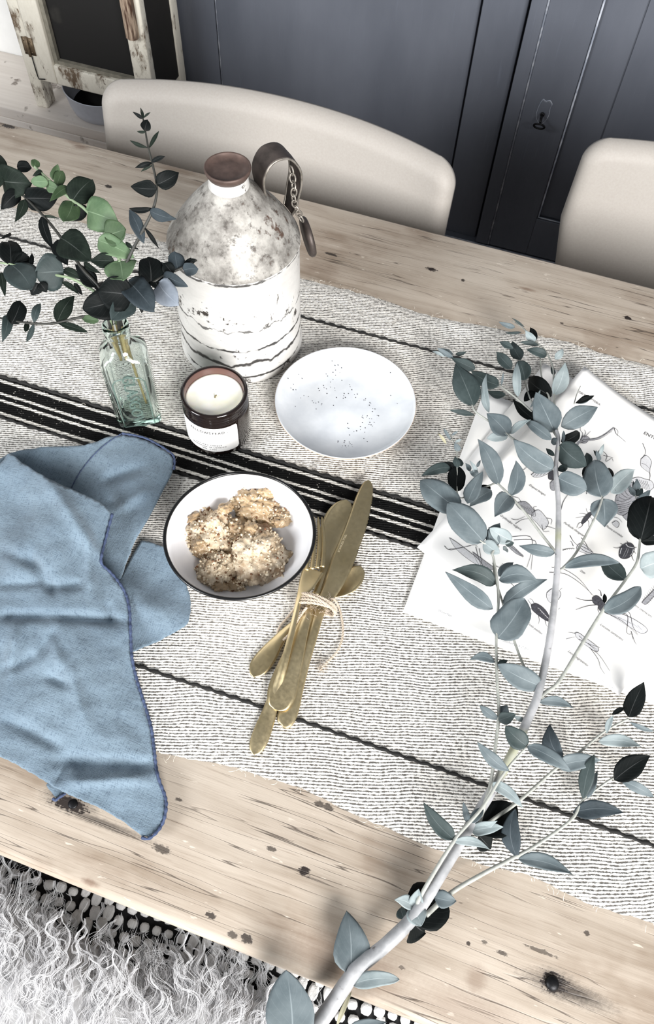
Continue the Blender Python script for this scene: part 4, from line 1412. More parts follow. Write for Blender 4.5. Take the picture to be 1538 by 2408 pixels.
# ================================================================== PRINTED SHEETS
t = NT('old_print_paper')
n = t.noise(t.obj(), 10, 5)
t.set(t.mix(t.ramp(n, [(0.4, 0), (0.75, 0.6)]), srgb(246, 245, 243), srgb(232, 228, 220)), 0.75)
M_PAPER = t.m
M_PINK = plain('engraving_ink', srgb(56, 54, 58), 0.8, 0, 200, 0.2, 0)
M_PGREY = plain('engraving_grey_tone', srgb(150, 150, 154), 0.8, 0, 500, 0.25, 0)
M_PDARK = plain('engraving_dark_tone', srgb(62, 62, 68), 0.8, 0, 500, 0.35, 0)
M_PLIGHT = plain('engraving_pale_tone', srgb(206, 206, 208), 0.8, 0, 500, 0.1, 0)


def paper(name, label, c00, c10, c11, c01, zf, n=26):
    """sheet from four XY corners, height from zf(u, v)"""
    vs, fs = [], []
    for i in range(n + 1):
        for j in range(n + 1):
            u, v = i / n, j / n
            p = (c00 * (1 - u) + c10 * u) * (1 - v) + (c01 * (1 - u) + c11 * u) * v
            vs.append(V(p.x, p.y, TZ + zf(u, v)))
    for i in range(n):
        for j in range(n):
            a = i * (n + 1) + j
            fs.append((a, a + n + 1, a + n + 2, a + 1))
    o = build(name, vs, fs, M_PAPER, loc=V((c00.x + c11.x) / 2, (c00.y + c11.y) / 2, TZ + 0.003))
    md = o.modifiers.new('thick', 'SOLIDIFY')
    md.thickness, md.offset = 0.0003, -1
    return tag(o, label, 'paper', 'insect engraving prints under the branch')


g2 = lambda x: Vector((x[0], x[1], 0))
# S2 lies lowest, square to the table
s2 = paper('engraving_print', 'bare edged insect print square to the table, lowest of the stack', g2((-0.0145, .3190)), g2((0.235, .3085)), g2((0.245, .5885)), g2((-0.0045, .5985)),
           lambda u, v: 0.0056 + 0.004 * math.exp(-((u) / .12) ** 2) * max(0, v - .2) + 0.0015 * mnoise.noise(V(u * 3, v * 3, 1)) * 0.5)
# S3 slightly turned, its corner shows above
a3 = math.radians(-17.3)
d3, w3 = V(math.cos(a3), math.sin(a3), 0), V(math.sin(a3), -math.cos(a3), 0)
c3 = g2((0.0500, .6615))
s3 = paper('engraving_print', 'insect print turned askew, its corner poking out beyond the others', c3 + w3 * .21, c3 + w3 * .21 + d3 * .18, c3 + d3 * .18, c3,
           lambda u, v: 0.0090 + 0.0008 * mnoise.noise(V(u * 3, v * 3, 4)))
# S4 under the right edge
s4 = paper('engraving_print', 'insect print peeking out below the curled corner of the top print', g2((0.070, .345)), g2((0.214, .3165)), g2((0.27, .60)), g2((0.126, .63)),
           lambda u, v: 0.0108 + 0.0008 * mnoise.noise(V(u * 3, v * 3, 7)))
# S1 on top
P0, P1, P2 = g2((.0917, .6600)), g2((-.0205, .3850)), g2((.1840, .2985))
P3 = P0 + P2 - P1


def z1(u, v):
    # u along P1->P2, v along P1->P0
    z = 0.0128 + 0.0010 * mnoise.noise(V(u * 3, v * 3, 11))
    z += 0.012 * max(0, 1 - math.hypot(1 - u, v * 1.35) / 0.38) ** 1.6
    z += 0.010 * max(0, 1 - math.hypot(u * 1.3, 1 - v) / 0.55) ** 1.5
    z += 0.004 * math.exp(-((u - 0.02) / .16) ** 2) * math.sin(PI * v) ** 2 * 0.5
    return z


s1 = paper('engraving_print', 'topmost insect print with curled corner, covered in captioned beetles and crickets', P1, P2, P3, P0, z1, 40)
eu, ev = (P2 - P1), (P0 - P1)


def on_sheet(px, py, lift=0.00025):
    z = 0.013
    for _ in range(4):
        p = at(px, py, z)
        d = Vector((p.x, p.y, 0)) - P1
        u, v = d.dot(eu) / eu.length_squared, d.dot(ev) / ev.length_squared
        z = z1(max(-.1, min(1.1, u)), max(-.1, min(1.1, v))) + lift
    return at(px, py, z), u, v


class Ink:
    def __init__(s, zoom):
        s.ox, s.oy, s.sc = zoom
        s.parts = {}

    def _mb(s, m):
        return s.parts.setdefault(m.name, (MB(), m))[0]

    def P(s, a, b, lift=0.00025):
        return on_sheet(s.ox + a * s.sc, s.oy + b * s.sc, lift)[0]

    def line(s, pts, w=1.4, m=None, k=4):
        mb = s._mb(m or M_PINK)
        S = crom(pts, k) if len(pts) > 2 else pts
        P = [s.P(*q, lift=0.0004) for q in S]
        rows = []
        n = len(P)
        for i, p in enumerate(P):
            d = (P[min(i + 1, n - 1)] - P[max(i - 1, 0)])
            sd = d.cross(V(0, 0, 1))
            if sd.length < 1e-9: sd = V(1e-4, 0, 0)
            sd.normalize()
            ww = w * 0.5 * px_scale(p) * (1 - 0.55 * (i / max(1, n - 1)))
            rows.append([p - sd * ww, p + sd * ww])
        mb.loft(rows, False)
        return s

    def fill(s, pts, m, k=3, lift=0.0003, outline=1.2):
        S = crom(pts + [pts[0]], k)[:-1]
        P = [s.P(*q, lift=lift) for q in S]
        c_ = sum(P, V(0, 0, 0)) / len(P)
        s.cnt = getattr(s, 'cnt', 0) + 1
        s.parts.setdefault(m.name + str(s.cnt), (MB(), m))[0].add([c_] + P, [(0, i + 1, (i + 1) % len(P) + 1) for i in range(len(P))])
        if outline: s.line(S + [S[0]], outline, M_PINK, 1)
        return s

    def done(s, name, parent):
        main = None
        for mb, m in sorted(s.parts.values(), key=lambda q: q[1] is not M_PINK):
            o = mb.build(name if main is None else 'print_tone', m, parent if main is None else main, smooth=False)
            if main is None: main = o
        return main


def ell(cx, cy, a, b, rot, n=10):
    c_, s_ = math.cos(rot), math.sin(rot)
    return [(cx + a * math.cos(2 * PI * i / n) * c_ - b * math.sin(2 * PI * i / n) * s_, cy + a * math.cos(2 * PI * i / n) * s_ + b * math.sin(2 * PI * i / n) * c_) for i in range(n)]


ZA, ZB, ZC, ZD, ZE, ZF, ZG = (940, 740, .3888), (940, 1200, .3888), (940, 1600, .3888), (1000, 740, .2731), (1100, 900, .2848), (960, 980, .18205), (1300, 1080, .15475)
# earwig
k_ = Ink(ZG)
k_.fill([(585, 800), (600, 820), (560, 880), (500, 950), (450, 985), (435, 960), (470, 890), (520, 835), (555, 810)], M_PDARK)
k_.fill([(500, 880), (525, 905), (490, 940), (470, 915)], M_PLIGHT, outline=0)
k_.line([(440, 960), (395, 975), (365, 1040)], 1.6).line([(455, 985), (440, 1020), (385, 1050)], 1.6)
for q in ([(515, 840), (460, 825), (400, 825)], [(490, 870), (420, 880), (345, 892)], [(545, 820), (520, 790), (510, 745)], [(590, 845), (630, 862), (650, 830)], [(565, 880), (600, 910), (590, 960)], [(530, 920), (550, 965), (545, 1030)], [(590, 800), (575, 780), (560, 760)]):
    k_.line(q, 1.2)
k_.done('earwig_engraving', s1)
# shield beetle
k_ = Ink(ZG)
k_.fill([(1110, 1275), (1180, 1272), (1230, 1310), (1240, 1370), (1205, 1450), (1140, 1505), (1060, 1512), (1012, 1480), (1010, 1400), (1040, 1320)], M_PDARK)
k_.line([(1110, 1285), (1150, 1330), (1230, 1345)], 2.5, M_PLIGHT).line([(1045, 1350), (1030, 1400), (1020, 1440)], 2, M_PLIGHT).line([(1225, 1370), (1205, 1430), (1170, 1470)], 2, M_PLIGHT).line([(1130, 1350), (1090, 1430), (1060, 1500)], 1.2, M_PGREY).line([(1150, 1360), (1130, 1430), (1090, 1490)], 1.2, M_PGREY)
for q in ([(1030, 1335), (980, 1350), (920, 1340)], [(1060, 1295), (1040, 1285), (1025, 1285)], [(1140, 1270), (1135, 1250), (1120, 1240)], [(1235, 1340), (1260, 1345), (1275, 1335)], [(1235, 1395), (1250, 1420), (1260, 1435)], [(1200, 1460), (1215, 1510), (1238, 1550)]):
    k_.line(q, 1.6)
k_.done('beetle_engraving', s1)
# leaf insect
k_ = Ink(ZG)
k_.fill([(960, 560), (1060, 440), (1180, 340), (1260, 420), (1290, 560), (1240, 720), (1150, 800), (1050, 855), (950, 800), (940, 700)], M_PGREY)
k_.fill([(1060, 860), (1140, 810), (1230, 700), (1290, 680), (1260, 800), (1150, 930), (1100, 910)], M_PGREY)
k_.fill([(1190, 300), (1300, 270), (1400, 300), (1500, 330), (1538, 420), (1460, 480), (1380, 440), (1260, 380)], M_PLIGHT)
k_.fill([(1340, 0), (1420, -60), (1500, 30), (1480, 130), (1470, 200), (1400, 160), (1340, 100)], M_PLIGHT)
k_.line([(1475, 200), (1480, 260), (1465, 330)], 1.6).line([(1350, 60), (1420, 90), (1475, 150)], 1)
for i in range(6):
    k_.line([(960 + i * 42, 620 - i * 50), (1060 + i * 30, 640 - i * 30), (1180 + i * 15, 600 - i * 10)], 1.1)
for i in range(5):
    k_.line([(950 + i * 16, 690 + i * 30), (1070 + i * 16, 680 + i * 26), (1190 + i * 8, 640 + i * 30)], 1.0)
for i in range(7):
    k_.line([(1250 + i * 30, 300 + i * 6), (1300 + i * 26, 370 + i * 6), (1330 + i * 24, 440 + i * 3)], 1.0)
k_.fill([(1160, 340), (1200, 350), (1130, 420), (1090, 430)], M_PDARK, outline=0)
k_.fill([(900, 970), (960, 935), (1010, 975), (980, 1040), (920, 1000)], M_PLIGHT)
k_.line([(930, 880), (1000, 900), (1055, 960)], 1)
k_.done('leaf_insect_engraving', s1)
# mantis arm at the top
k_ = Ink(ZE)
k_.line([(905, 510), (940, 480), (1060, 465), (1130, 430), (1210, 370)], 5, M_PGREY).line([(920, 500), (960, 470), (1060, 458), (1130, 425), (1205, 368)], 1.4).line([(930, 500), (980, 480), (1070, 470), (1150, 430), (1213, 374)], 1.2)
k_.line([(1210, 370), (1225, 420), (1260, 450), (1305, 490)], 1.6).line([(1215, 372), (1240, 400), (1235, 440)], 1.2)
k_.fill([(930, 470), (960, 440), (1005, 455), (980, 495), (945, 500)], M_PGREY)
for q in ([(960, 450), (985, 430), (1015, 400)], [(955, 445), (975, 415), (965, 390)], [(935, 470), (950, 420), (930, 390), (938, 345)], [(1120, 435), (1150, 415), (1195, 405)], [(905, 510), (890, 560), (860, 600)], [(1110, 560), (1150, 600), (1140, 650), (1190, 625), (1200, 650)], [(1120, 600), (1160, 610), (1200, 620)], [(1445, 500), (1470, 570), (1450, 610)]):
    k_.line(q, 1.3)
k_.done('mantis_engraving', s1)
# winged fly beside the stem
k_ = Ink(ZE)
k_.fill([(525, 760), (560, 735), (620, 722), (690, 712), (670, 745), (610, 775), (550, 782)], M_PLIGHT)
k_.fill([(665, 760), (690, 725), (720, 740), (715, 795), (670, 798)], M_PDARK)
k_.fill([(680, 830), (710, 800), (725, 850), (715, 890), (685, 880)], M_PGREY)
for i in range(5):
    k_.line([(540 + i * 28, 775 - i * 4), (560 + i * 28, 755 - i * 4), (585 + i * 25, 735 - i * 3)], 0.9)
k_.line([(385, 770), (440, 735), (490, 695)], 1.8).line([(770, 1050), (790, 980), (830, 920)], 1.8).line([(980, 920), (982, 905), (978, 895)], 1.2)
k_.done('fly_engraving', s1)
# mole cricket
k_ = Ink(ZA)
k_.fill([(800, 1200), (840, 1180), (880, 1220), (900, 1260), (870, 1300), (830, 1260), (800, 1230)], M_PLIGHT)
k_.fill([(700, 1140), (760, 1130), (810, 1180), (820, 1220), (770, 1200), (720, 1170)], M_PGREY)
for q in ([(680, 1100), (720, 1110), (735, 1140)], [(675, 1235), (710, 1240), (760, 1220)], [(700, 1265), (740, 1240), (790, 1235)], [(860, 1270), (870, 1310), (905, 1310)], [(890, 1230), (920, 1240), (915, 1270)], [(880, 1280), (910, 1285), (950, 1300)], [(820, 1190), (810, 1165), (830, 1160)]):
    k_.line(q, 1.4)
for i in range(6):
    k_.line([(705 + i * 16, 1142 + i * 6), (722 + i * 15, 1150 + i * 8), (728 + i * 14, 1168 + i * 6)], 0.9)
k_.done('mole_cricket_engraving', s1)
# long grasshopper at the left
k_ = Ink(ZB)
k_.fill([(300, 165), (340, 190), (420, 250), (480, 300), (500, 340), (450, 320), (380, 270), (330, 220)], M_PLIGHT)
k_.fill([(440, 250), (520, 310), (570, 350), (540, 360), (480, 330)], M_PGREY)
for q in ([(270, 215), (310, 240), (440, 210), (470, 220)], [(300, 235), (340, 230), (430, 215)], [(460, 220), (475, 280), (495, 345)], [(480, 230), (490, 280), (500, 340)], [(680, 160), (790, 160), (800, 240), (770, 345)], [(690, 180), (820, 185), (805, 270), (795, 360)], [(640, 200), (700, 240), (745, 285)], [(560, 320), (600, 345), (625, 320)], [(660, 430), (700, 470), (705, 500)]):
    k_.line(q, 1.5)
k_.fill([(640, 205), (670, 205), (720, 250), (750, 280), (700, 260)], M_PGREY)
k_.done('grasshopper_engraving', s1)
# cicada
k_ = Ink(ZB)
k_.fill([(800, 570), (830, 565), (870, 590), (900, 630), (908, 670), (880, 665), (830, 630), (800, 600)], M_PDARK)
k_.fill([(795, 572), (825, 562), (838, 580), (820, 598), (800, 592)], M_PDARK)
for i in range(5):
    k_.line([(835 + i * 14, 590 + i * 14), (850 + i * 13, 600 + i * 14), (860 + i * 10, 620 + i * 11)], 1.0, M_PLIGHT)
for q in ([(800, 575), (785, 555), (775, 540)], [(815, 565), (800, 540), (785, 535)], [(805, 600), (780, 595), (778, 610)], [(840, 640), (845, 665), (838, 690)], [(880, 665), (885, 690), (895, 705)]):
    k_.line(q, 1.3)
k_.done('cicada_engraving', s1)
# beetle sketch and stem bug right of it
k_ = Ink(ZB)
k_.fill([(890, 500), (920, 475), (960, 480), (975, 510), (950, 550), (910, 558), (890, 530)], M_PLIGHT)
k_.line([(970, 480), (985, 470)], 1).line([(960, 600), (970, 590)], 1)
k_.done('larva_engraving', s1)
# cricket with long feelers
k_ = Ink(ZB)
k_.line([(920, 345), (1000, 360), (1090, 420), (1165, 515)], 1.5).line([(905, 375), (1000, 385), (1090, 440), (1175, 518)], 1.5)
k_.fill([(1165, 530), (1190, 515), (1220, 535), (1225, 570), (1195, 575), (1170, 560)], M_PDARK)
k_.fill([(1200, 560), (1230, 545), (1250, 600), (1220, 615), (1205, 595)], M_PDARK)
for q in ([(1165, 545), (1120, 545), (1065, 530)], [(1190, 572), (1130, 580), (1065, 602)], [(1205, 575), (1200, 600), (1205, 620)], [(1220, 520), (1215, 490), (1200, 480)]):
    k_.line(q, 2.0)
k_.fill([(1240, 615), (1300, 615), (1400, 650), (1480, 700), (1498, 730), (1460, 745), (1380, 700), (1300, 650)], M_PLIGHT)
for q in ([(1240, 620), (1290, 640), (1360, 680), (1440, 755)], [(1340, 610), (1390, 620), (1410, 700), (1440, 750)], [(1350, 625), (1380, 640), (1375, 740), (1405, 750), (1410, 780)], [(1400, 730), (1420, 790), (1432, 812)]):
    k_.line(q, 1.6)
for i in range(7):
    k_.line([(1260 + i * 30, 625 + i * 12), (1320 + i * 24, 640 + i * 14)], 0.9, M_PGREY)
k_.done('locust_engraving', s1)
# small grasshopper at the bottom
k_ = Ink(ZB)
k_.fill([(1060, 745), (1080, 740), (1130, 775), (1200, 830), (1190, 855), (1130, 820), (1075, 775)], M_PLIGHT)
for q in ([(1060, 745), (1040, 740), (1015, 738)], [(1005, 778), (1040, 770), (1065, 765)], [(1080, 780), (1130, 800), (1200, 860)], [(1150, 830), (1200, 900), (1215, 950), (1240, 990)], [(1160, 840), (1210, 880), (1270, 970)], [(1110, 790), (1150, 810), (1210, 830)], [(1085, 760), (1130, 800), (1190, 840)]):
    k_.line(q, 1.3)
k_.done('small_grasshopper_engraving', s1)
# feathery mantid by the stem
k_ = Ink(ZA)
k_.fill([(1080, 1390), (1110, 1385), (1170, 1440), (1160, 1455), (1110, 1440), (1070, 1420)], M_PLIGHT)
for q in ([(985, 1425), (1020, 1415), (1060, 1415)], [(1030, 1335), (1050, 1370), (1080, 1400)], [(1050, 1400), (1040, 1375), (1030, 1370)], [(1100, 1350), (1130, 1390), (1140, 1420)], [(1080, 1400), (1120, 1430), (1165, 1445)], [(1090, 1395), (1130, 1415), (1170, 1440)]):
    k_.line(q, 1.8)
for i in range(6):
    k_.line([(990 + i * 12, 1424 - i), (988 + i * 12, 1414 - i)], 1)
k_.done('mantid_engraving', s1)
# scaled fly at the right edge
k_ = Ink(ZB)
k_.fill([(1465, 560), (1480, 540), (1520, 500), (1560, 460), (1570, 480), (1530, 530), (1490, 570)], M_PGREY)
for i in range(8):
    k_.line([(1480 + i * 9, 545 - i * 10), (1468 + i * 9, 530 - i * 11)], 1.0).line([(1495 + i * 9, 560 - i * 10), (1508 + i * 9, 572 - i * 10)], 1.0)
k_.done('scaled_fly_engraving', s1)


def caption(body, zoom, a, b, size_px, shear=0.35, m=None):
    """flat print running from zoom point a to b"""
    pa, pb = [on_sheet(zoom[0] + q[0] * zoom[2], zoom[1] + q[1] * zoom[2])[0] for q in (a, b)]
    vs, fs = text_verts(body, 1.0, 0, 1.0, shear)
    wd_ = max(v.x for v in vs) - min(v.x for v in vs)
    tx = (pb - pa) / wd_
    ty = V(0, 0, 1).cross(tx).normalized() * (size_px * px_scale(pa))
    out = []
    for v in vs:
        p = (pa + pb) / 2 + tx * v.x + ty * v.y
        d = Vector((p.x, p.y, 0)) - P1
        out.append(V(p.x, p.y, TZ + z1(d.dot(eu) / eu.length_squared, d.dot(ev) / ev.length_squared) + 0.0004))
    build('caption', out, fs, m or M_PINK, s1, smooth=False)


caption('Forficula changuian', ZG, (170, 960), (480, 1172), 9)
caption('Phasma sucromdus', ZG, (810, 1012), (1060, 1180), 9)
caption('Empusa belagus', ZE, (508, 842), (642, 930), 9)
caption('Gryllotalpa vulgaris', ZA, (608, 1212), (735, 1302), 9)
caption('Locusta cantarans', ZB, (1212, 688), (1350, 785), 9)
caption('Ranatra cinerascens', ZB, (1395, 555), (1525, 645), 9)
caption('Cicada papillion', ZB, (772, 680), (860, 748), 9)
caption('Locust migratorius', ZB, (1018, 850), (1138, 940), 9)
caption('Cimex', ZB, (1092, 365), (1122, 382), 9)
caption('ORTHOPTERA', ZE, (915, 75), (1095, 185), 9, 0)
caption('ENTOMOLOGY', ZA, (1478, 715), (1690, 830), 14, 0)
caption('London published A & C Black', ZB, (1195, 1010), (1300, 1085), 6, 0, M_PGREY)


def caption2(body, zoom, a, b, size_px, sh, m=None, z=0.0068):
    pa, pb = [at(zoom[0] + q[0] * zoom[2], zoom[1] + q[1] * zoom[2], z) for q in (a, b)]
    vs, fs = text_verts(body, 1.0, 0, 1.0, 0.3)
    wd_ = max(v.x for v in vs) - min(v.x for v in vs)
    tx = (pb - pa) / wd_
    ty = V(0, 0, 1).cross(tx).normalized() * (size_px * px_scale(pa))
    build('caption', [(pa + pb) / 2 + tx * v.x + ty * v.y for v in vs], fs, m or M_PGREY, sh, smooth=False)


caption2('Water Net', ZB, (232, 605), (312, 640), 9, s2)
caption2('Published by A C Black', ZB, (610, 782), (795, 850), 9, s2)

# ================================================================== EUCALYPTUS
TONES = {'mid': (srgb(76, 86, 90), srgb(100, 109, 112)), 'pale': (srgb(116, 127, 129), srgb(142, 151, 152)), 'dark': (srgb(40, 50, 50), srgb(60, 70, 70)), 'black': (srgb(9, 12, 12), srgb(17, 21, 21)),  # black and dark tones put the shade on leaves into their colour
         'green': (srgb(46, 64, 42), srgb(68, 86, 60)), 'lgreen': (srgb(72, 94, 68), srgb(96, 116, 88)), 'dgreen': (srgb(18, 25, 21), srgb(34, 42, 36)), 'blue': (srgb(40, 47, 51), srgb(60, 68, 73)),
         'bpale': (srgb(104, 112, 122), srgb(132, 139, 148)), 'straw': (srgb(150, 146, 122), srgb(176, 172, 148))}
M_LEAF = {}
for nm, (ca_, cb_) in TONES.items():
    t = NT('leaf_' + nm)
    uv = t.sep(t.uv())
    n = t.noise(t.obj(), 55, 4)
    c = t.mix(t.ramp(n, [(0.3, 0), (0.7, 1)]), ca_, cb_)
    dv = t.math('ABSOLUTE', t.math('SUBTRACT', uv[1], 0.5))
    vein = t.math('MULTIPLY', t.smooth(dv, 0.022, 0.006), t.smooth(uv[0], 1.0, 0.5))
    sv_ = t.math('PINGPONG', t.math('ADD', t.math('MULTIPLY', uv[0], 7), t.math('MULTIPLY', dv, -6)), 0.5)
    side = t.math('MULTIPLY', t.smooth(sv_, 0.05, 0.0), 0.12)
    lite = tuple(min(1, x * 1.5 + 0.06) for x in cb_)
    c = t.mix(t.math('MAXIMUM', t.math('MULTIPLY', vein, 0.55), side), c, lite)
    spot = t.ramp(t.vor(t.obj(), 95), [(0.035, 1), (0.06, 0)])
    c = t.mix(t.math('MULTIPLY', spot, t.ramp(t.noise(t.obj(), 30, 2), [(0.6, 0), (0.64, 0.8)])), c, srgb(40, 34, 30))
    t.set(c, 0.55)
    t.b.inputs['Specular IOR Level'].default_value = 0.08 if nm in ('black', 'dgreen', 'blue') else 0.2
    t.bump(t.math('ADD', t.math('MULTIPLY', vein, -0.6), t.noise(t.obj(), 150, 3)), 0.12, 0.001)
    M_LEAF[nm] = t.m
t = NT('pale_eucalyptus_bark')
n1 = t.noise(t.map(t.obj(), (1, 1, 1)), 40, 5)
c = t.mix(t.ramp(n1, [(0.35, 0), (0.65, 1)]), srgb(122, 124, 126), srgb(178, 178, 180))
c = t.mix(t.ramp(t.noise(t.obj(), 18, 3), [(0.58, 0), (0.68, 0.7)]), c, srgb(150, 152, 118))
c = t.mix(t.ramp(t.noise(t.obj(), 120, 3), [(0.66, 0), (0.72, 0.7)]), c, srgb(74, 66, 64))
t.set(c, 0.55)
M_BARK = t.m
M_TWIG = plain('grey_green_twig', srgb(150, 152, 146), 0.55, 0, 120, 0.25, 0.1)
M_DTWIG = plain('dark_twig', srgb(44, 44, 40), 0.55, 0, 120, 0.3, 0.1)
M_GTWIG = plain('green_twig', srgb(124, 140, 112), 0.55, 0, 120, 0.2, 0.1)

US = [0, .04, .1, .2, .32, .45, .58, .7, .8, .88, .94, .98, 1]
SHP = {'ov': [.02, .34, .64, .91, 1.0, .98, .87, .69, .49, .31, .16, .06, 0],
       'rd': [.04, .42, .68, .92, 1.02, 1.03, .98, .87, .72, .53, .32, .14, 0],
       'ln': [.02, .22, .44, .72, .92, 1.0, .96, .82, .62, .42, .24, .10, 0]}
NV = 8


def leaf(parent, B, T, wpx, tone, shape='ov', roll=0.0, fold=0.12, curl=0.06, bend=0.0, rng=None, tipdrop=0.0):
    a = T - B
    L = a.length
    ax = a / L
    mid = (B + T) / 2
    view = (CAM - mid).normalized()
    w0 = ax.cross(view)
    if w0.length < 1e-4: w0 = ax.orthogonal()
    w0.normalize()
    n0 = w0.cross(ax)
    w = w0 * math.cos(roll) + n0 * math.sin(roll)
    n = w.cross(ax)
    half = 0.5 * wpx * px_scale(mid) / max(0.35, math.cos(roll))
    prof = SHP[shape]
    j1, j2 = rng.uniform(-.05, .05), rng.uniform(0, 6)
    vs, uvs, fs = [], [], []
    for i, u in enumerate(US):
        h_ = prof[i] * half
        arch = 4 * u * (1 - u)
        c = B + a * u + n * (curl * L * arch) + w * (bend * L * arch) - n * (tipdrop * L * u * u * u)
        for j in range(NV + 1):
            v = -1 + 2 * j / NV
            wave = 0.09 * half * math.sin(u * 6 + j2 + v * 1.8) * abs(v)
            vs.append(c + w * (v * h_ * (1 + j1 * v + 0.05 * math.sin(u * 9 + j2 * 2))) + n * (fold * abs(v) ** 1.4 * h_ + wave))
            uvs.append((u, j / NV))
    m = NV + 1
    for i in range(len(US) - 1):
        for j in range(NV):
            fs.append((i * m + j, i * m + j + 1, (i + 1) * m + j + 1, (i + 1) * m + j))
    o = build('leaf', vs, fs, M_LEAF[tone], parent, smooth=True, uvs=uvs)
    md = o.modifiers.new('thick', 'SOLIDIFY')
    md.thickness, md.offset = 0.00035, 0
    return o


class Plant:
    def __init__(s, name, label, cat, loc, group=None, seed=1):
        s.o = thing(name, label, cat, loc, group)
        s.segs = []
        s.r = random.Random(seed)

    def stem(s, name, pts, r0, r1, mat, zoom=(0, 0, 1), pre=(), k=6):
        """pts: zoom x, zoom y, z mm; radii m from base to end"""
        q = [(zoom[0] + p[0] * zoom[2], zoom[1] + p[1] * zoom[2], p[2] / 1000) for p in pts]
        S = crom(q, k)
        P = [at(*p) for p in S]
        for p, sq in zip(P, S): s.segs.append((sq[0], sq[1], sq[2]))
        full = [V(*p) for p in pre] + P
        n = len(full)
        rad = [r0 + (r1 - r0) * i / (n - 1) for i in range(n)]
        rad = [r_ * (1 + 0.06 * mnoise.noise(V(i * 0.4, r0 * 1000, 0))) for i, r_ in enumerate(rad)]
        return MB().tube(full, rad, 9).build(name, mat, s.o)

    def zat(s, px, py):
        return min(s.segs, key=lambda g: (g[0] - px) ** 2 + (g[1] - py) ** 2)[2]

    def leaves(s, zoom, rows):
        for row in rows:
            bx, by, tx, ty, w, tone, dz = row[:7]
            kw = dict(row[7]) if len(row) > 7 else {}
            off = kw.pop('zo', 0) / 1000
            X0, Y0 = zoom[0] + bx * zoom[2], zoom[1] + by * zoom[2]
            X1, Y1 = zoom[0] + tx * zoom[2], zoom[1] + ty * zoom[2]
            zb = s.zat(X0, Y0) + off
            zt = max(0.006, zb + dz / 1000)
            kw.setdefault('roll', s.r.uniform(-.3, .3))
            kw.setdefault('fold', s.r.uniform(.08, .25))
            kw.setdefault('curl', s.r.uniform(.0, .12))
            kw.setdefault('bend', s.r.uniform(-.05, .05))
            kw.setdefault('tipdrop', s.r.uniform(-.08, .14))
            leaf(s.o, at(X0, Y0, zb), at(X1, Y1, zt), w * zoom[2], tone, rng=s.r, **kw)


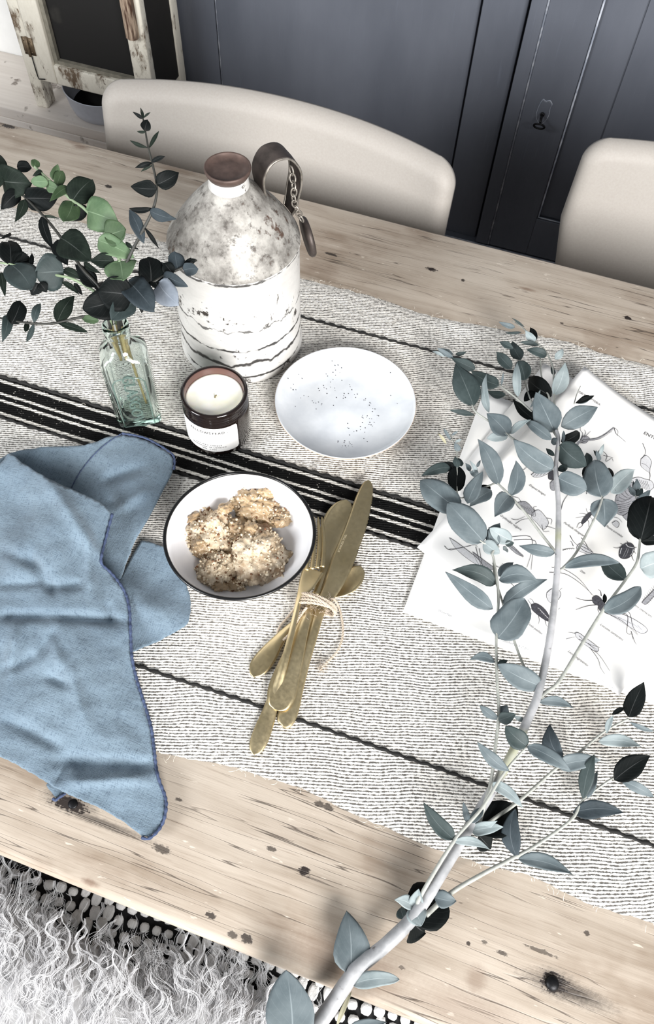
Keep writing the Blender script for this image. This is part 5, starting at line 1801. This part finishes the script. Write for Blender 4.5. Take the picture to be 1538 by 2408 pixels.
Z3 = (600, 1950, .3901)
br = Plant('eucalyptus_branch', 'long cut eucalyptus branch lying across the prints and runner', 'branch', at(1100, 1930, 0.003), seed=21)
F = (0, 0, 1)
br.stem('main_stem', [(730, 2432, 10), (775, 2370, 11), (825, 2296, 12), (858, 2262, 13), (905, 2223, 15), (955, 2175, 17), (990, 2130, 19), (1035, 2058, 21), (1075, 1992, 23), (1112, 1930, 25), (1152, 1866, 27), (1200, 1780, 31), (1245, 1683, 36), (1266, 1630, 38), (1287, 1535, 41), (1301, 1440, 44), (1311, 1330, 46), (1313, 1250, 47), (1313, 1180, 47), (1307, 1105, 48), (1309, 1075, 49), (1313, 1030, 50), (1308, 1012, 50)],
        0.0062, 0.0017, M_BARK, F)
TW = [([(985, 2128, 20), (990, 2105, 24), (1068, 1977, 32), (1134, 1899, 36), (1185, 1818, 40), (1239, 1755, 42)], .0019, .0009),
      ([(1002, 2152, 18), (1060, 2100, 14), (1130, 2058, 13), (1215, 2013, 14), (1259, 1989, 15), (1344, 1927, 17), (1372, 1880, 18), (1442, 1829, 20)], .0021, .0009),
      ([(1130, 1950, 22), (1162, 1925, 18), (1220, 1884, 17), (1309, 1806, 20), (1360, 1771, 22), (1422, 1720, 26), (1478, 1690, 28)], .0017, .0009),
      ([(1128, 1932, 26), (1140, 1890, 32), (1154, 1841, 34), (1165, 1755, 36), (1173, 1678, 38), (1169, 1600, 40), (1167, 1503, 41), (1172, 1400, 43), (1162, 1320, 45), (1158, 1300, 46), (1173, 1285, 46)], .0017, .0010),
      ([(1262, 1625, 38), (1233, 1569, 34), (1208, 1503, 33), (1181, 1414, 37), (1163, 1355, 40), (1161, 1318, 42)], .0013, .0009),
      ([(1262, 1648, 37), (1285, 1627, 37), (1313, 1604, 37), (1365, 1520, 38), (1414, 1441, 40), (1440, 1405, 40), (1467, 1369, 40), (1496, 1326, 42), (1503, 1290, 43), (1505, 1268, 44)], .0019, .0011),
      ([(1312, 1305, 46), (1274, 1257, 46), (1237, 1208, 47), (1200, 1166, 48), (1180, 1146, 47), (1167, 1136, 46), (1150, 1142, 44), (1128, 1150, 42)], .0014, .0008),
      ([(1318, 1342, 46), (1352, 1304, 46), (1385, 1245, 47), (1405, 1205, 48), (1417, 1170, 48)], .0014, .0009),
      ([(1306, 1098, 48), (1262, 1064, 44), (1210, 1034, 43), (1185, 1015, 43), (1152, 992, 42), (1119, 969, 41), (1110, 952, 41)], .0014, .0009),
      ([(1312, 1030, 49), (1290, 1000, 42), (1259, 975, 40), (1218, 939, 39), (1175, 906, 38), (1172, 902, 38)], .0014, .0008),
      ([(1308, 1015, 46), (1292, 936, 38), (1276, 901, 36), (1270, 841, 34)], .0012, .0008),
      ([(1300, 1005, 44), (1262, 965, 38), (1243, 928, 38), (1235, 893, 38)], .0011, .0008),
      ([(1310, 1012, 46), (1304, 950, 40), (1302, 893, 38), (1300, 863, 37), (1284, 827, 35), (1262, 805, 34), (1237, 778, 32), (1212, 757, 30)], .0012, .0007),
      ([(1128, 1150, 42), (1080, 1170, 42), (1075, 1110, 38), (1074, 1062, 36), (1065, 1035, 34), (1058, 1020, 33)], .0009, .0005),
      ([(1173, 1285, 46), (1130, 1272, 45), (1100, 1220, 44), (1095, 1190, 43)], .0011, .0007),
      ([(1205, 755, 30), (1220, 765, 31)], .0005, .0004),
      ([(1350, 950, 32), (1356, 928, 34), (1365, 908, 36)], .0006, .0004),
      ([(1416, 1172, 48), (1408, 1130, 42), (1405, 1080, 36), (1408, 1060, 34)], .0009, .0005),
      ([(1505, 1268, 44), (1500, 1200, 36), (1494, 1160, 32), (1493, 1135, 30)], .0008, .0005)]
for pts, r0, r1 in TW:
    br.stem('twig', pts, r0, r1, M_TWIG, F)
d = dict
br.leaves(ZA, [
    (447, 552, 338, 303, 152, 'dark', 3, d(fold=.05)), (602, 428, 432, 342, 88, 'dark', -6), (540, 592, 507, 352, 48, 'pale', 14, d(roll=.5)), (452, 606, 308, 577, 34, 'dark', -8, d(shape='ln')),
    (658, 732, 527, 596, 122, 'mid', 4), (652, 738, 530, 748, 58, 'pale', -12, d(shape='rd')), (717, 497, 706, 283, 52, 'pale', 10, d(roll=.4)),
    (757, 398, 717, 270, 92, 'dark', 3, d(shape='rd')), (937, 1442, 722, 1398, 74, 'mid', -4), (990, 1530, 1332, 1492, 84, 'mid', 10, d(shape='ln', bend=-.06)), (1365, 1605, 1203, 1447, 108, 'dark', -14),
    (1222, 1104, 1178, 868, 166, 'mid', 6, d(shape='rd', fold=.08)), (955, 980, 1165, 1090, 1, 'mid', 0)])
br.leaves(ZD, [
    (745, 465, 615, 322, 100, 'dark', -2), (758, 292, 643, 232, 58, 'dark', 2, d(shape='ln')), (825, 388, 748, 230, 104, 'dark', -6), (978, 266, 820, 238, 42, 'dark', 2, d(shape='ln')), (1045, 355, 872, 300, 80, 'dark', 2), (948, 230, 862, 138, 70, 'pale', 8),
    (958, 215, 898, 106, 62, 'black', 2), (772, 108, 632, 62, 46, 'mid', 2), (855, 108, 748, 30, 18, 'dark', 4, d(shape='ln')), (830, 150, 690, 156, 26, 'dark', -10, d(shape='ln')), (1115, 382, 1192, 292, 62, 'pale', 4), (1108, 692, 1202, 415, 128, 'pale', 10, d(bend=.05)),  # slim dark leaf pointing left, fourth here, stands in for blurred shadows
    (1108, 522, 1082, 452, 36, 'dark', -2), (1085, 705, 872, 555, 165, 'black', -16, d(shape='rd')), (850, 745, 962, 650, 70, 'black', -10), (955, 910, 765, 738, 92, 'black', -12), (692, 692, 528, 650, 66, 'dark', -12, d(bend=-.08)),
    (430, 470, 225, 372, 92, 'dark', 4), (245, 372, 105, 288, 46, 'mid', 2, d(shape='ln')), (262, 340, 358, 322, 36, 'dark', 0), (240, 340, 130, 290, 40, 'mid', -6), (170, 365, 55, 312, 26, 'pale', -4, d(shape='ln')), (655, 610, 672, 500, 20, 'mid', 6, d(shape='ln')), (1420, 700, 1300, 760, 40, 'black', 0), (905, 800, 990, 650, 34, 'pale', 4, d(shape='ln'))])
br.leaves(ZE, [
    (716, 408, 562, 80, 218, 'mid', 12, d(fold=.16, roll=.1)), (772, 362, 1065, 203, 172, 'mid', 4, d(roll=-.1)), (772, 490, 948, 402, 96, 'black', -8, d(shape='rd')), (785, 500, 792, 398, 30, 'mid', 2, d(shape='ln')), (762, 512, 978, 688, 188, 'dark', 2, d(shape='rd', zo=2)),
    (352, 424, 522, 305, 58, 'pale', 6, d(bend=-.1)), (695, 470, 478, 312, 92, 'mid', -10), (702, 716, 382, 462, 192, 'mid', 12, d(bend=-.05)), (716, 602, 648, 543, 40, 'dark', -4), (258, 842, 80, 462, 152, 'mid', 10, d(bend=.06, fold=.25)), (358, 932, 402, 638, 134, 'mid', 12, d(bend=.10, fold=.28)),
    (362, 935, 392, 800, 60, 'mid', 0), (1180, 905, 1378, 720, 152, 'pale', -4, d(zo=-4)), (1010, 850, 1025, 650, 130, 'black', -12, d(zo=-4)), (1125, 800, 1165, 700, 100, 'black', -6, d(zo=-6)), (745, 782, 985, 882, 186, 'mid', 2, d(zo=1, shape='rd')), (742, 722, 835, 700, 60, 'dark', -4), (985, 690, 985, 568, 66, 'dark', -4, d(zo=-4)),
    (1090, 645, 1060, 558, 38, 'mid', 6), (1092, 600, 1125, 508, 34, 'pale', 8), (1080, 610, 1040, 555, 24, 'dark', 4), (888, 168, 1042, 108, 46, 'black', 4, d(shape='ln')), (900, 168, 1000, 140, 40, 'mid', -2, d(shape='ln')), (740, 500, 690, 470, 60, 'mid', -6)])
br.leaves(ZF, [
    (1312, 1022, 1112, 1302, 260, 'mid', 6, d(fold=.35, zo=2)), (762, 1118, 962, 690, 196, 'mid', 10, d(fold=.2)), (1062, 905, 815, 1070, 150, 'black', -10, d(zo=-4)), (1078, 955, 790, 1165, 190, 'mid', -4, d(zo=-2)), (660, 1210, 162, 798, 345, 'mid', 6, d(shape='rd', fold=.08)), (972, 1612, 512, 1105, 375, 'mid', 14, d(shape='rd', fold=.1)),
    (625, 965, 650, 652, 225, 'black', -6, d(shape='rd')), (545, 655, 158, 772, 150, 'dark', 4, d(bend=.06)), (600, 665, 438, 598, 110, 'black', -6), (640, 662, 605, 515, 96, 'dark', 2), (690, 640, 640, 530, 80, 'dark', -2), (662, 442, 600, 338, 82, 'mid', 4), (492, 352, 388, 218, 40, 'straw', 2, d(shape='ln')), (548, 302, 458, 148, 46, 'mid', 6, d(shape='ln')), (560, 242, 642, 188, 34, 'mid', 4, d(shape='ln')), (600, 335, 690, 290, 36, 'pale', 4, d(shape='ln')),
    (882, 742, 798, 568, 60, 'pale', 8), (802, 702, 742, 600, 62, 'mid', 4), (905, 752, 788, 708, 92, 'mid', 2), (890, 650, 935, 560, 40, 'mid', 4), (1012, 1602, 1185, 1375, 190, 'mid', 4), (1335, 1600, 1055, 1440, 185, 'pale', 8, d(shape='rd')), (1165, 1655, 1040, 1430, 130, 'mid', 4), (1250, 1640, 1370, 1630, 80, 'dark', -2), (978, 1618, 1175, 1762, 172, 'pale', 2, d(shape='rd')), (1230, 1720, 1290, 1700, 90, 'pale', -6), (460, 900, 240, 810, 90, 'dark', -10, d(zo=-8))])
br.leaves(ZG, [
    (768, 602, 788, 1018, 400, 'mid', -6, d(shape='ov', fold=.3)), (1335, 1235, 1492, 515, 520, 'black', 8, d(shape='rd')), (1335, 1250, 1640, 1230, 150, 'black', -4), (1335, 1662, 1760, 1540, 400, 'pale', 4, d(shape='rd')), (1285, 720, 1485, 465, 140, 'mid', 4), (1255, 545, 1138, 385, 72, 'mid', 4), (1262, 520, 1282, 290, 110, 'mid', 6), (1270, 560, 1360, 440, 110, 'dark', 2), (1290, 660, 1200, 640, 60, 'mid', 2), (1265, 560, 1150, 480, 50, 'mid', -4), (1265, 500, 1220, 330, 60, 'mid', 2)])
br.leaves(ZB, [
    (1237, 612, 1458, 465, 112, 'mid', 8, d(bend=.10, shape='rd')), (1240, 560, 1235, 500, 26, 'black', 0), (578, 448, 322, 368, 106, 'dark', 8, d(bend=.14)), (602, 422, 835, 428, 112, 'mid', 6, d(bend=-.16)), (600, 400, 690, 310, 60, 'mid', -4), (562, 598, 276, 372, 102, 'mid', 8), (622, 582, 898, 416, 92, 'mid', 12, d(bend=-.08)), (592, 772, 758, 538, 200, 'mid', 12, d(shape='rd', bend=.05, fold=.12)),
    (577, 917, 422, 905, 58, 'mid', 6, d(bend=.16)), (590, 930, 655, 908, 36, 'dark', 0), (852, 1062, 598, 935, 132, 'mid', 10, d(shape='rd', bend=-.03)), (842, 1160, 1042, 1196, 60, 'mid', -10, d(bend=-.1)), (1000, 1160, 1042, 1196, 24, 'black', -2, d(zo=-6))])
br.leaves(ZC, [
    (600, 235, 483, 150, 56, 'mid', 4, d(shape='ln', bend=-.05)), (598, 240, 702, 203, 76, 'dark', 4, d(zo=2)), (605, 215, 650, 150, 70, 'mid', -2), (690, 215, 768, 245, 30, 'pale', -4, d(shape='ln')), (770, 397, 640, 278, 112, 'dark', 6, d(shape='rd')), (662, 547, 468, 372, 76, 'mid', 10, d(shape='ln', bend=-.06)),
    (772, 398, 1038, 548, 96, 'mid', 6, d(zo=1)), (985, 470, 905, 272, 102, 'blue', 12, d(shape='ln', bend=-.12, roll=.3)), (955, 520, 1212, 482, 104, 'mid', 2, d(zo=4)), (1203, 370, 1462, 402, 76, 'pale', -4, d(bend=-.08)), (1385, 222, 1478, 12, 116, 'black', 10), (1250, 320, 1292, 212, 36, 'pale', 6, d(shape='ln', bend=-.06)), (1285, 208, 1362, 163, 30, 'black', 4, d(shape='ln')), (1390, 252, 1545, 312, 30, 'mid', -4, d(shape='ln')),
    (1110, 718, 1178, 448, 84, 'dark', 12, d(shape='ln', bend=-.04)), (1125, 715, 1195, 540, 50, 'mid', 4), (1160, 490, 1212, 482, 20, 'black', 0), (1048, 800, 1362, 800, 106, 'blue', -4, d(bend=-.07)), (1298, 602, 1512, 456, 132, 'black', 8, d(bend=-.03)), (1335, 603, 1538, 708, 64, 'mid', -4, d(shape='ln', bend=-.06)), (712, 1072, 700, 775, 112, 'blue', 10, d(shape='ln', bend=-.13)), (718, 1080, 1042, 1176, 92, 'mid', -4, d(bend=-.06)),
    (556, 622, 742, 772, 72, 'pale', 8, d(bend=-.10)), (455, 905, 702, 765, 205, 'black', -14, d(shape='rd')), (480, 940, 550, 1020, 120, 'black', -14), (330, 962, 143, 738, 98, 'dark', 6, d(bend=-.06)), (328, 975, 548, 1022, 56, 'pale', 0, d(bend=-.1)), (430, 912, 625, 885, 82, 'pale', 8), (425, 900, 590, 850, 60, 'pale', 10), (420, 872, 383, 742, 42, 'mid', 8, d(shape='ln')), (430, 860, 510, 760, 60, 'mid', -2)])
br.leaves(Z3, [
    (955, 570, 1100, 338, 270, 'black', -10, d(shape='rd')), (950, 560, 1020, 620, 220, 'black', -12), (1080, 410, 1215, 432, 100, 'mid', -2), (900, 540, 880, 470, 70, 'dark', -6), (955, 470, 838, 425, 76, 'pale', 8, d(bend=.1)), (965, 470, 985, 362, 84, 'pale', 8), (945, 470, 1000, 580, 118, 'pale', 6, d(shape='rd')), (572, 872, 558, 492, 214, 'mid', 4, d(shape='ov', bend=.03)), (588, 935, 872, 908, 88, 'pale', 6, d(shape='rd', bend=-.05)),
    (225, 1330, 190, 848, 272, 'mid', 12, d(shape='rd')), (560, 1210, 790, 1165, 74, 'mid', 6), (490, 1190, 580, 975, 30, 'straw', -2, d(shape='ln')), (580, 840, 600, 760, 60, 'dark', -2)])

# sprigs standing in the bottle ------------------------------------------------
ZP = (0, 250, .3121)
MOUTH = BC + V(0, 0, 0.134)
M_CUT = plain('straw_cut_stem', srgb(150, 134, 92), 0.6, 0, 90, 0.3, 0.1)
GS = 'eucalyptus sprigs in the glass bottle'


def sprig(label, stem_pts, r0, r1, mat, rows, seed, dx=0.0, dy=0.0, foot=None):
    pl_ = Plant('eucalyptus_sprig', label, 'sprig', BC + V(dx, dy, 0.012), GS, seed)
    f = foot or (dx * 2.2, dy * 2.2, 0.014)
    pre = [BC + V(f[0], f[1], f[2]), BC + V(f[0] * .5 + dx * .5, f[1] * .5 + dy * .5, (f[2] + .110) / 2), BC + V(dx, dy, 0.110), MOUTH + V(dx, dy, -0.004)]
    MB().tube(crom([tuple(p) for p in pre], 5), r0 * 0.95, 8).build('cut_stem', M_CUT, pl_.o)
    pl_.stem('stem', stem_pts, r0, r1, mat, ZP, pre=pre[-1:])
    pl_.leaves(ZP, rows)
    return pl_


sprig('upright dark sprig rising in front of the putty chair', [(880, 1500, 152), (900, 1330, 175), (960, 1170, 195), (1005, 1070, 205), (1090, 910, 222), (1160, 755, 236), (1182, 610, 246), (1150, 440, 256), (1115, 300, 264), (1085, 130, 272), (1062, 25, 277)], .0018, .0006, M_DTWIG, [
    (1080, 92, 1058, 15, 22, 'dgreen', 3), (1075, 92, 1003, 43, 26, 'black', 3), (1082, 88, 1133, 46, 15, 'dgreen', 3, d(shape='ln')), (1088, 185, 1112, 103, 78, 'black', 4), (1100, 192, 1033, 192, 20, 'dgreen', 0, d(shape='ln')), (1113, 312, 977, 258, 28, 'dgreen', 4, d(shape='ln')), (1125, 312, 1197, 188, 30, 'dgreen', 6, d(shape='ln')),
    (1145, 425, 1023, 463, 38, 'black', 0, d(shape='ln')), (1140, 420, 1243, 378, 36, 'black', 4, d(shape='ln')), (1150, 445, 1063, 492, 20, 'dgreen', -4, d(shape='ln')), (1180, 590, 1348, 498, 135, 'black', 4), (1182, 622, 983, 608, 120, 'black', 0), (1148, 768, 972, 770, 46, 'black', 0, d(shape='ln', bend=-.08)), (1130, 785, 1315, 852, 90, 'blue', 0),
    (1085, 1032, 973, 778, 92, 'blue', 10, d(shape='ln', bend=.04)), (1092, 918, 1192, 1068, 32, 'black', -8, d(shape='ln')), (1000, 1072, 942, 1020, 30, 'dgreen', 0, d(shape='ln')), (1005, 1060, 1048, 1080, 14, 'black', 0)], 31, .004, .003, (.010, .006, .016))
sprig('fresh green sprig leaning over the back of the table', [(850, 1480, 160), (900, 1300, 182), (900, 1160, 192), (820, 990, 197), (650, 785, 200), (540, 705, 202), (430, 605, 205), (330, 520, 208), (245, 440, 210)], .0018, .0011, M_GTWIG, [
    (262, 462, 262, 398, 66, 'green', 3, d(shape='rd')), (322, 498, 252, 522, 48, 'dgreen', 3), (362, 570, 228, 572, 82, 'lgreen', -2, d(shape='rd')), (398, 552, 432, 438, 72, 'green', 6), (425, 600, 470, 488, 84, 'green', 2, d(shape='rd')), (440, 625, 335, 590, 80, 'lgreen', -4, d(shape='rd')),
    (520, 608, 378, 716, 72, 'green', 6), (545, 715, 692, 560, 182, 'dgreen', 4, d(shape='rd', fold=.02)), (548, 718, 478, 882, 150, 'green', 0, d(shape='rd', fold=.02)), (565, 740, 610, 862, 140, 'black', -14, d(shape='rd')), (655, 790, 868, 870, 245, 'lgreen', 10, d(shape='rd', fold=.03)), (792, 985, 955, 930, 185, 'green', 8, d(shape='rd', zo=6)), (740, 1010, 990, 1125, 150, 'lgreen', 0, d(shape='rd')), (905, 1165, 930, 1325, 235, 'lgreen', 4, d(shape='rd')), (862, 1168, 676, 1160, 112, 'dgreen', 0)], 32, -.001, .004, (-.001, .004, .086))
sprig('dark sprig reaching far out over the runner edge', [(830, 1480, 158), (740, 1350, 172), (610, 1210, 178), (460, 990, 182), (330, 830, 184), (150, 650, 186), (0, 530, 188), (-120, 440, 190)], .0017, .0009, M_DTWIG, [
    (15, 522, -5, 355, 96, 'dgreen', 6), (10, 560, 205, 582, 235, 'dgreen', 10, d(shape='rd')), (130, 460, 235, 462, 86, 'black', 4, d(shape='rd')), (142, 642, 8, 778, 118, 'black', -6), (188, 692, 418, 705, 172, 'black', 4, d(shape='rd')), (186, 702, 113, 868, 72, 'dgreen', -4), (315, 832, 392, 1062, 78, 'black', -2), (320, 826, 445, 845, 20, 'dgreen', 0),
    (458, 992, 672, 1155, 225, 'dgreen', 10, d(shape='rd')), (440, 1005, 515, 1205, 125, 'black', -6), (632, 1178, 752, 1252, 46, 'dgreen', 4), (722, 1362, 558, 1180, 115, 'black', 6), (-20, 620, -60, 480, 120, 'dgreen', 6), (660, 1240, 735, 1340, 60, 'black', -4), (0, 1000, 60, 960, 20, 'black', -30)], 33, -.005, .001, (-.005, .001, .090))
sprig('grey green sprig spreading out above the linen runner', [(820, 1490, 156), (720, 1400, 164), (560, 1305, 166), (440, 1275, 166), (270, 1245, 166), (90, 1192, 166), (-60, 1170, 166)], .0016, .0009, M_GTWIG, [
    (82, 1192, 58, 998, 160, 'black', 4, d(shape='rd')), (95, 1192, 225, 1150, 150, 'black', -4, d(shape='rd')), (78, 1190, 240, 1388, 222, 'dark', 8, d(shape='rd', fold=.02)), (482, 1242, 262, 1255, 265, 'dark', 6, d(shape='rd', fold=.03)), (285, 1330, 238, 1425, 96, 'black', -8), (300, 1330, 350, 1400, 80, 'black', -8), (478, 1232, 625, 1302, 66, 'dgreen', 2), (468, 1322, 598, 1422, 42, 'dgreen', -4), (10, 1250, 38, 1432, 54, 'dgreen', -6), (-10, 1120, 12, 1030, 60, 'dgreen', 2),
    (560, 1330, 620, 1425, 40, 'black', -10), (230, 1210, 240, 1110, 36, 'black', 0)], 34, -.004, -.002, (-.003, -.002, .084))
sprig('low sprig held out just above the runner beside the bottle', [(800, 1520, 150), (740, 1568, 150), (600, 1590, 148), (420, 1632, 146), (280, 1638, 146), (130, 1622, 148), (-60, 1585, 150)], .0015, .0009, M_DTWIG, [
    (85, 1640, 155, 1470, 125, 'black', 4, d(shape='rd')), (60, 1572, 18, 1775, 84, 'dark', -4), (258, 1632, 304, 1478, 62, 'dark', 6, d(shape='ln')), (255, 1640, 198, 1778, 42, 'dark', -6, d(shape='ln')), (432, 1628, 560, 1416, 122, 'dgreen', 8), (440, 1636, 665, 1706, 54, 'dgreen', -6, d(shape='ln')), (745, 1615, 612, 1602, 66, 'green', -4), (190, 1700, 205, 1620, 40, 'dgreen', -4)], 35, -.003, -.004, (-.002, -.003, .092))
sprig('short blue black sprig bending towards the metal jug', [(880, 1520, 156), (1000, 1440, 172), (1150, 1330, 182), (1280, 1255, 186), (1380, 1215, 188), (1445, 1180, 190), (1482, 1160, 190)], .0017, .0009, M_DTWIG, [
    (1135, 1352, 1112, 1128, 190, 'black', 10, d(shape='rd')), (968, 1320, 1155, 1532, 205, 'blue', 8, d(shape='rd', zo=4)), (992, 1422, 738, 1400, 255, 'black', 8, d(shape='rd', zo=6)), (900, 1450, 625, 1525, 225, 'black', 2, d(shape='rd', zo=2)), (1005, 1478, 838, 1615, 155, 'dark', 0, d(shape='rd', zo=0)), (1198, 1330, 1325, 1475, 185, 'bpale', 4, d(shape='rd')), (1230, 1272, 1388, 1352, 86, 'blue', 8, d(shape='rd')),
    (1342, 1232, 1318, 1095, 125, 'blue', 4, d(shape='rd')), (1302, 1262, 1235, 1178, 96, 'black', 6, d(shape='rd')), (1382, 1232, 1495, 1222, 96, 'blue', 4, d(shape='rd')), (1422, 1182, 1475, 1148, 46, 'black', 4), (1152, 1302, 1202, 1392, 96, 'black', -2), (1180, 1260, 1235, 1180, 70, 'blue', -2), (1400, 1220, 1440, 1140, 50, 'black', 2), (880, 1420, 900, 1260, 150, 'black', 0, d(shape='rd')), (780, 1400, 730, 1310, 90, 'black', -4), (1060, 1480, 1070, 1560, 40, 'black', -6)], 36, .005, -.002, (.004, -.002, .088))

# ================================================================== FRONT BENCH, WOVEN THROW, SHEEPSKIN
SZ = 0.44
M_BENCH = plain('plain_bench_wood', srgb(150, 130, 108), 0.6, 0, 20, 0.25, 0.2)
fbn = thing('sitting_bench', 'wooden sitting bench drawn up to the front of the table', 'bench', (-0.1, -0.12, 0))
MB().box(-1.1, 0.9, -0.30, 0.10, SZ - 0.035, SZ, 0.004).build('seat_board', M_BENCH, fbn)
for x in (-1.02, 0.76):
    for y in (-0.27, 0.02):
        MB().box(x, x + 0.06, y, y + 0.05, 0, SZ - 0.0355, 0.003).build('leg', M_BENCH, fbn)
M_THROW = plain('black_cotton_weave', srgb(16, 16, 17), 0.95, 0, 300, 0.3, 0.3)
t = NT('white_wool_knot')
n = t.noise(t.obj(), 500, 3)
t.set(t.mix(n, srgb(206, 205, 203), srgb(240, 239, 237)), 0.95)
t.bump(t.noise(t.map(t.obj(), (1, 1, 1)), 900, 2), 0.5, 0.001)
M_KNOT = t.m
th = thing('woven_throw', 'black woven throw with raised white wool knots on the bench', 'throw', (-0.1, 0.0, SZ))
MB().box(-0.75, 0.75, -0.26, 0.09, SZ + 0.0003, SZ + 0.006, 0.002).build('ground_weave', M_THROW, th)


def pillow(rx, ry, rz, double):
    bm = bmesh.new()
    bmesh.ops.create_uvsphere(bm, u_segments=10, v_segments=6, radius=1)
    vs = []
    for v in bm.verts:
        x, y, z = v.co
        p = 3.2
        k_ = (abs(x) ** p + abs(y) ** p + abs(z) ** p) ** (-1 / p) if v.co.length > 0 else 1
        x, y, z = x * k_, y * k_, z * k_
        if double and z > 0: z *= 0.55 + 0.45 * min(1, abs(x) * 2.2)
        vs.append((x * rx, y * ry, z * rz))
    me = bpy.data.meshes.new('knot')
    me.from_pydata(vs, [], [tuple(v.index for v in f.verts) for f in bm.faces])
    bm.free()
    me.polygons.foreach_set('use_smooth', [True] * len(me.polygons))
    me.materials.append(M_KNOT)
    return me


KN = [pillow(.0055, .0050, .0042, False), pillow(.0056, .0082, .0046, True)]
rr = random.Random(4)
ang_ = 0.085
cnt = 0
for r_ in range(8):
    for q in range(37):
        x0 = -0.385 + q * 0.0142 + (0.0035 if r_ % 2 else 0)
        y0 = 0.022 - r_ * 0.0142
        blk_ = ((q + 3 * (r_ // 3)) % 9) < 3
        dbl = 1 if blk_ else 0
        x = x0 * math.cos(ang_) - y0 * math.sin(ang_)
        y = x0 * math.sin(ang_) + y0 * math.cos(ang_) + (0.004 if dbl and q % 2 else 0) + 0.012
        if y > 0.055 or y < -0.10: continue
        o = bpy.data.objects.new('knot', KN[dbl])
        COL.objects.link(o)
        o.parent = th
        o.location = V(x, y, SZ + 0.0085) - origin(th) + V(rr.uniform(-.0008, .0008), rr.uniform(-.0008, .0008), 0)
        o.rotation_euler = (0, 0, ang_ + rr.uniform(-.2, .2))
        s = rr.uniform(.88, 1.1)
        o.scale = (s, s * rr.uniform(.9, 1.1), s)
        cnt += 1

# sheepskin
t = NT('white_fleece')
t.set(srgb(250, 250, 251), 0.8)
t.b.inputs['Specular IOR Level'].default_value = 0.2
tr = t.n('ShaderNodeBsdfTranslucent')
tr.inputs[0].default_value = (0.95, 0.95, 0.96, 1)
mx = t.n('ShaderNodeMixShader')
mx.inputs[0].default_value = 0.4
t.l(t.b.outputs[0], mx.inputs[1])
t.l(tr.outputs[0], mx.inputs[2])
t.l(mx.outputs[0], t.t.nodes['Material Output'].inputs[0])
M_WOOL = t.m
M_HIDE = plain('grey_under_wool', srgb(242, 242, 243), 0.95, 0, 60, 0.2, 0.4)
sk_poly = [(-0.75, -0.005), (-0.42, -0.006), (-0.335, -0.014), (-0.285, -0.026), (-0.225, -0.030), (-0.165, -0.036), (-0.135, -0.032), (-0.12, -0.014), (-0.08, -0.010), (-0.03, -0.012), (0.0, -0.022), (0.03, -0.05), (0.06, -0.10), (0.08, -0.2), (0.06, -0.30), (-0.75, -0.30)]


def skin_z(x, y):
    d = 0.004
    for (cx, cy, s, h_) in ((-0.36, -0.10, .10, .045), (-0.20, -0.12, .08, .030), (-0.05, -0.10, .07, .030), (-0.28, -0.20, .12, .05), (-0.1, -0.22, .12, .045), (-0.55, -0.12, .12, .045)):
        d += h_ * math.exp(-((x - cx) ** 2 + (y - cy) ** 2) / (2 * s * s))
    return SZ + 0.0135 + d * min(1.0, max(0.15, edge_d(x, y) / 0.03)) * 0.7


EDG = resample(sk_poly, 0.01)


def edge_d(x, y):
    return min(math.hypot(x - a, y - b) for a, b in EDG)


sk = thing('sheepskin', 'shaggy white sheepskin draped over the front bench', 'sheepskin', (-0.25, -0.12, SZ))
vs, fs = [], []
st_ = 0.009
pts = [Vector(p) for p in EDG]
nb = len(pts)
y = -0.296
while y < 0.0:
    x = -0.745
    while x < 0.09:
        if inside((x, y), EDG) and edge_d(x, y) > 0.005: pts.append(Vector((x, y)))
        x += st_
    y += st_
rv, _, rf, *_ = delaunay_2d_cdt(pts, [], [list(range(nb))], 1, 1e-6)
build('hide', [V(p.x, p.y, skin_z(p.x, p.y)) for p in rv], [tuple(f) for f in rf], M_HIDE, sk)
wool = MB()
rr = random.Random(12)
n_l = 0
while n_l < 1900:
    x, y = rr.uniform(-0.50, 0.085), rr.uniform(-0.22, 0.0)
    if not inside((x, y), EDG): continue
    n_l += 1
    z0 = skin_z(x, y)
    base_a = 2.3 + 2.2 * mnoise.noise(V(x * 8, y * 8, 3)) + rr.uniform(-.45, .45)     # flow of the lock
    L = rr.uniform(.030, .075)
    lift = rr.uniform(.15, .55)
    wf, wa, ph = rr.uniform(7, 14), rr.uniform(.2, .5), rr.uniform(0, 6.3)
    fine_ = rr.random() < .45
    for st_i in range(5 if fine_ else 7):
        sp_r = .0045 if fine_ else .0028
        ox, oy, oz = rr.uniform(-1, 1) * sp_r, rr.uniform(-1, 1) * sp_r, rr.uniform(-.5, 1) * sp_r
        cx_, cy_, cz_ = x, y, z0 - 0.001
        pts_, rad_ = [], []
        ns = 11
        r00 = rr.uniform(.00016, .00034) if fine_ else rr.uniform(.00030, .00060)
        for q in range(ns + 1):
            s = q / ns
            g_ = (1 - s) ** 1.2 if not fine_ else (1 - .3 * s)             # strands gather towards the tip
            pts_.append((cx_ + ox * g_, min(cy_ + oy * g_, .03), max(cz_ + oz * g_, SZ + .014)))
            rad_.append(r00 * (1 - 0.7 * s))
            a_ = base_a + wa * 2.4 * math.sin(wf * s + ph) + 0.5 * mnoise.noise(V(x * 20, y * 20, s * 2 + (st_i * .15)))
            el = lift * (1 - 1.6 * s) + .15 * math.sin(wf * s * 1.3 + ph * 2)
            sl = L / ns
            cx_ += math.cos(a_) * sl * math.cos(el)
            cy_ += math.sin(a_) * sl * math.cos(el)
            cz_ = max(cz_ + math.sin(el) * sl, SZ + 0.014)
        wool.tube(pts_, rad_, 3, False)
tag(wool.build('fleece', M_WOOL, sk), kind='stuff')
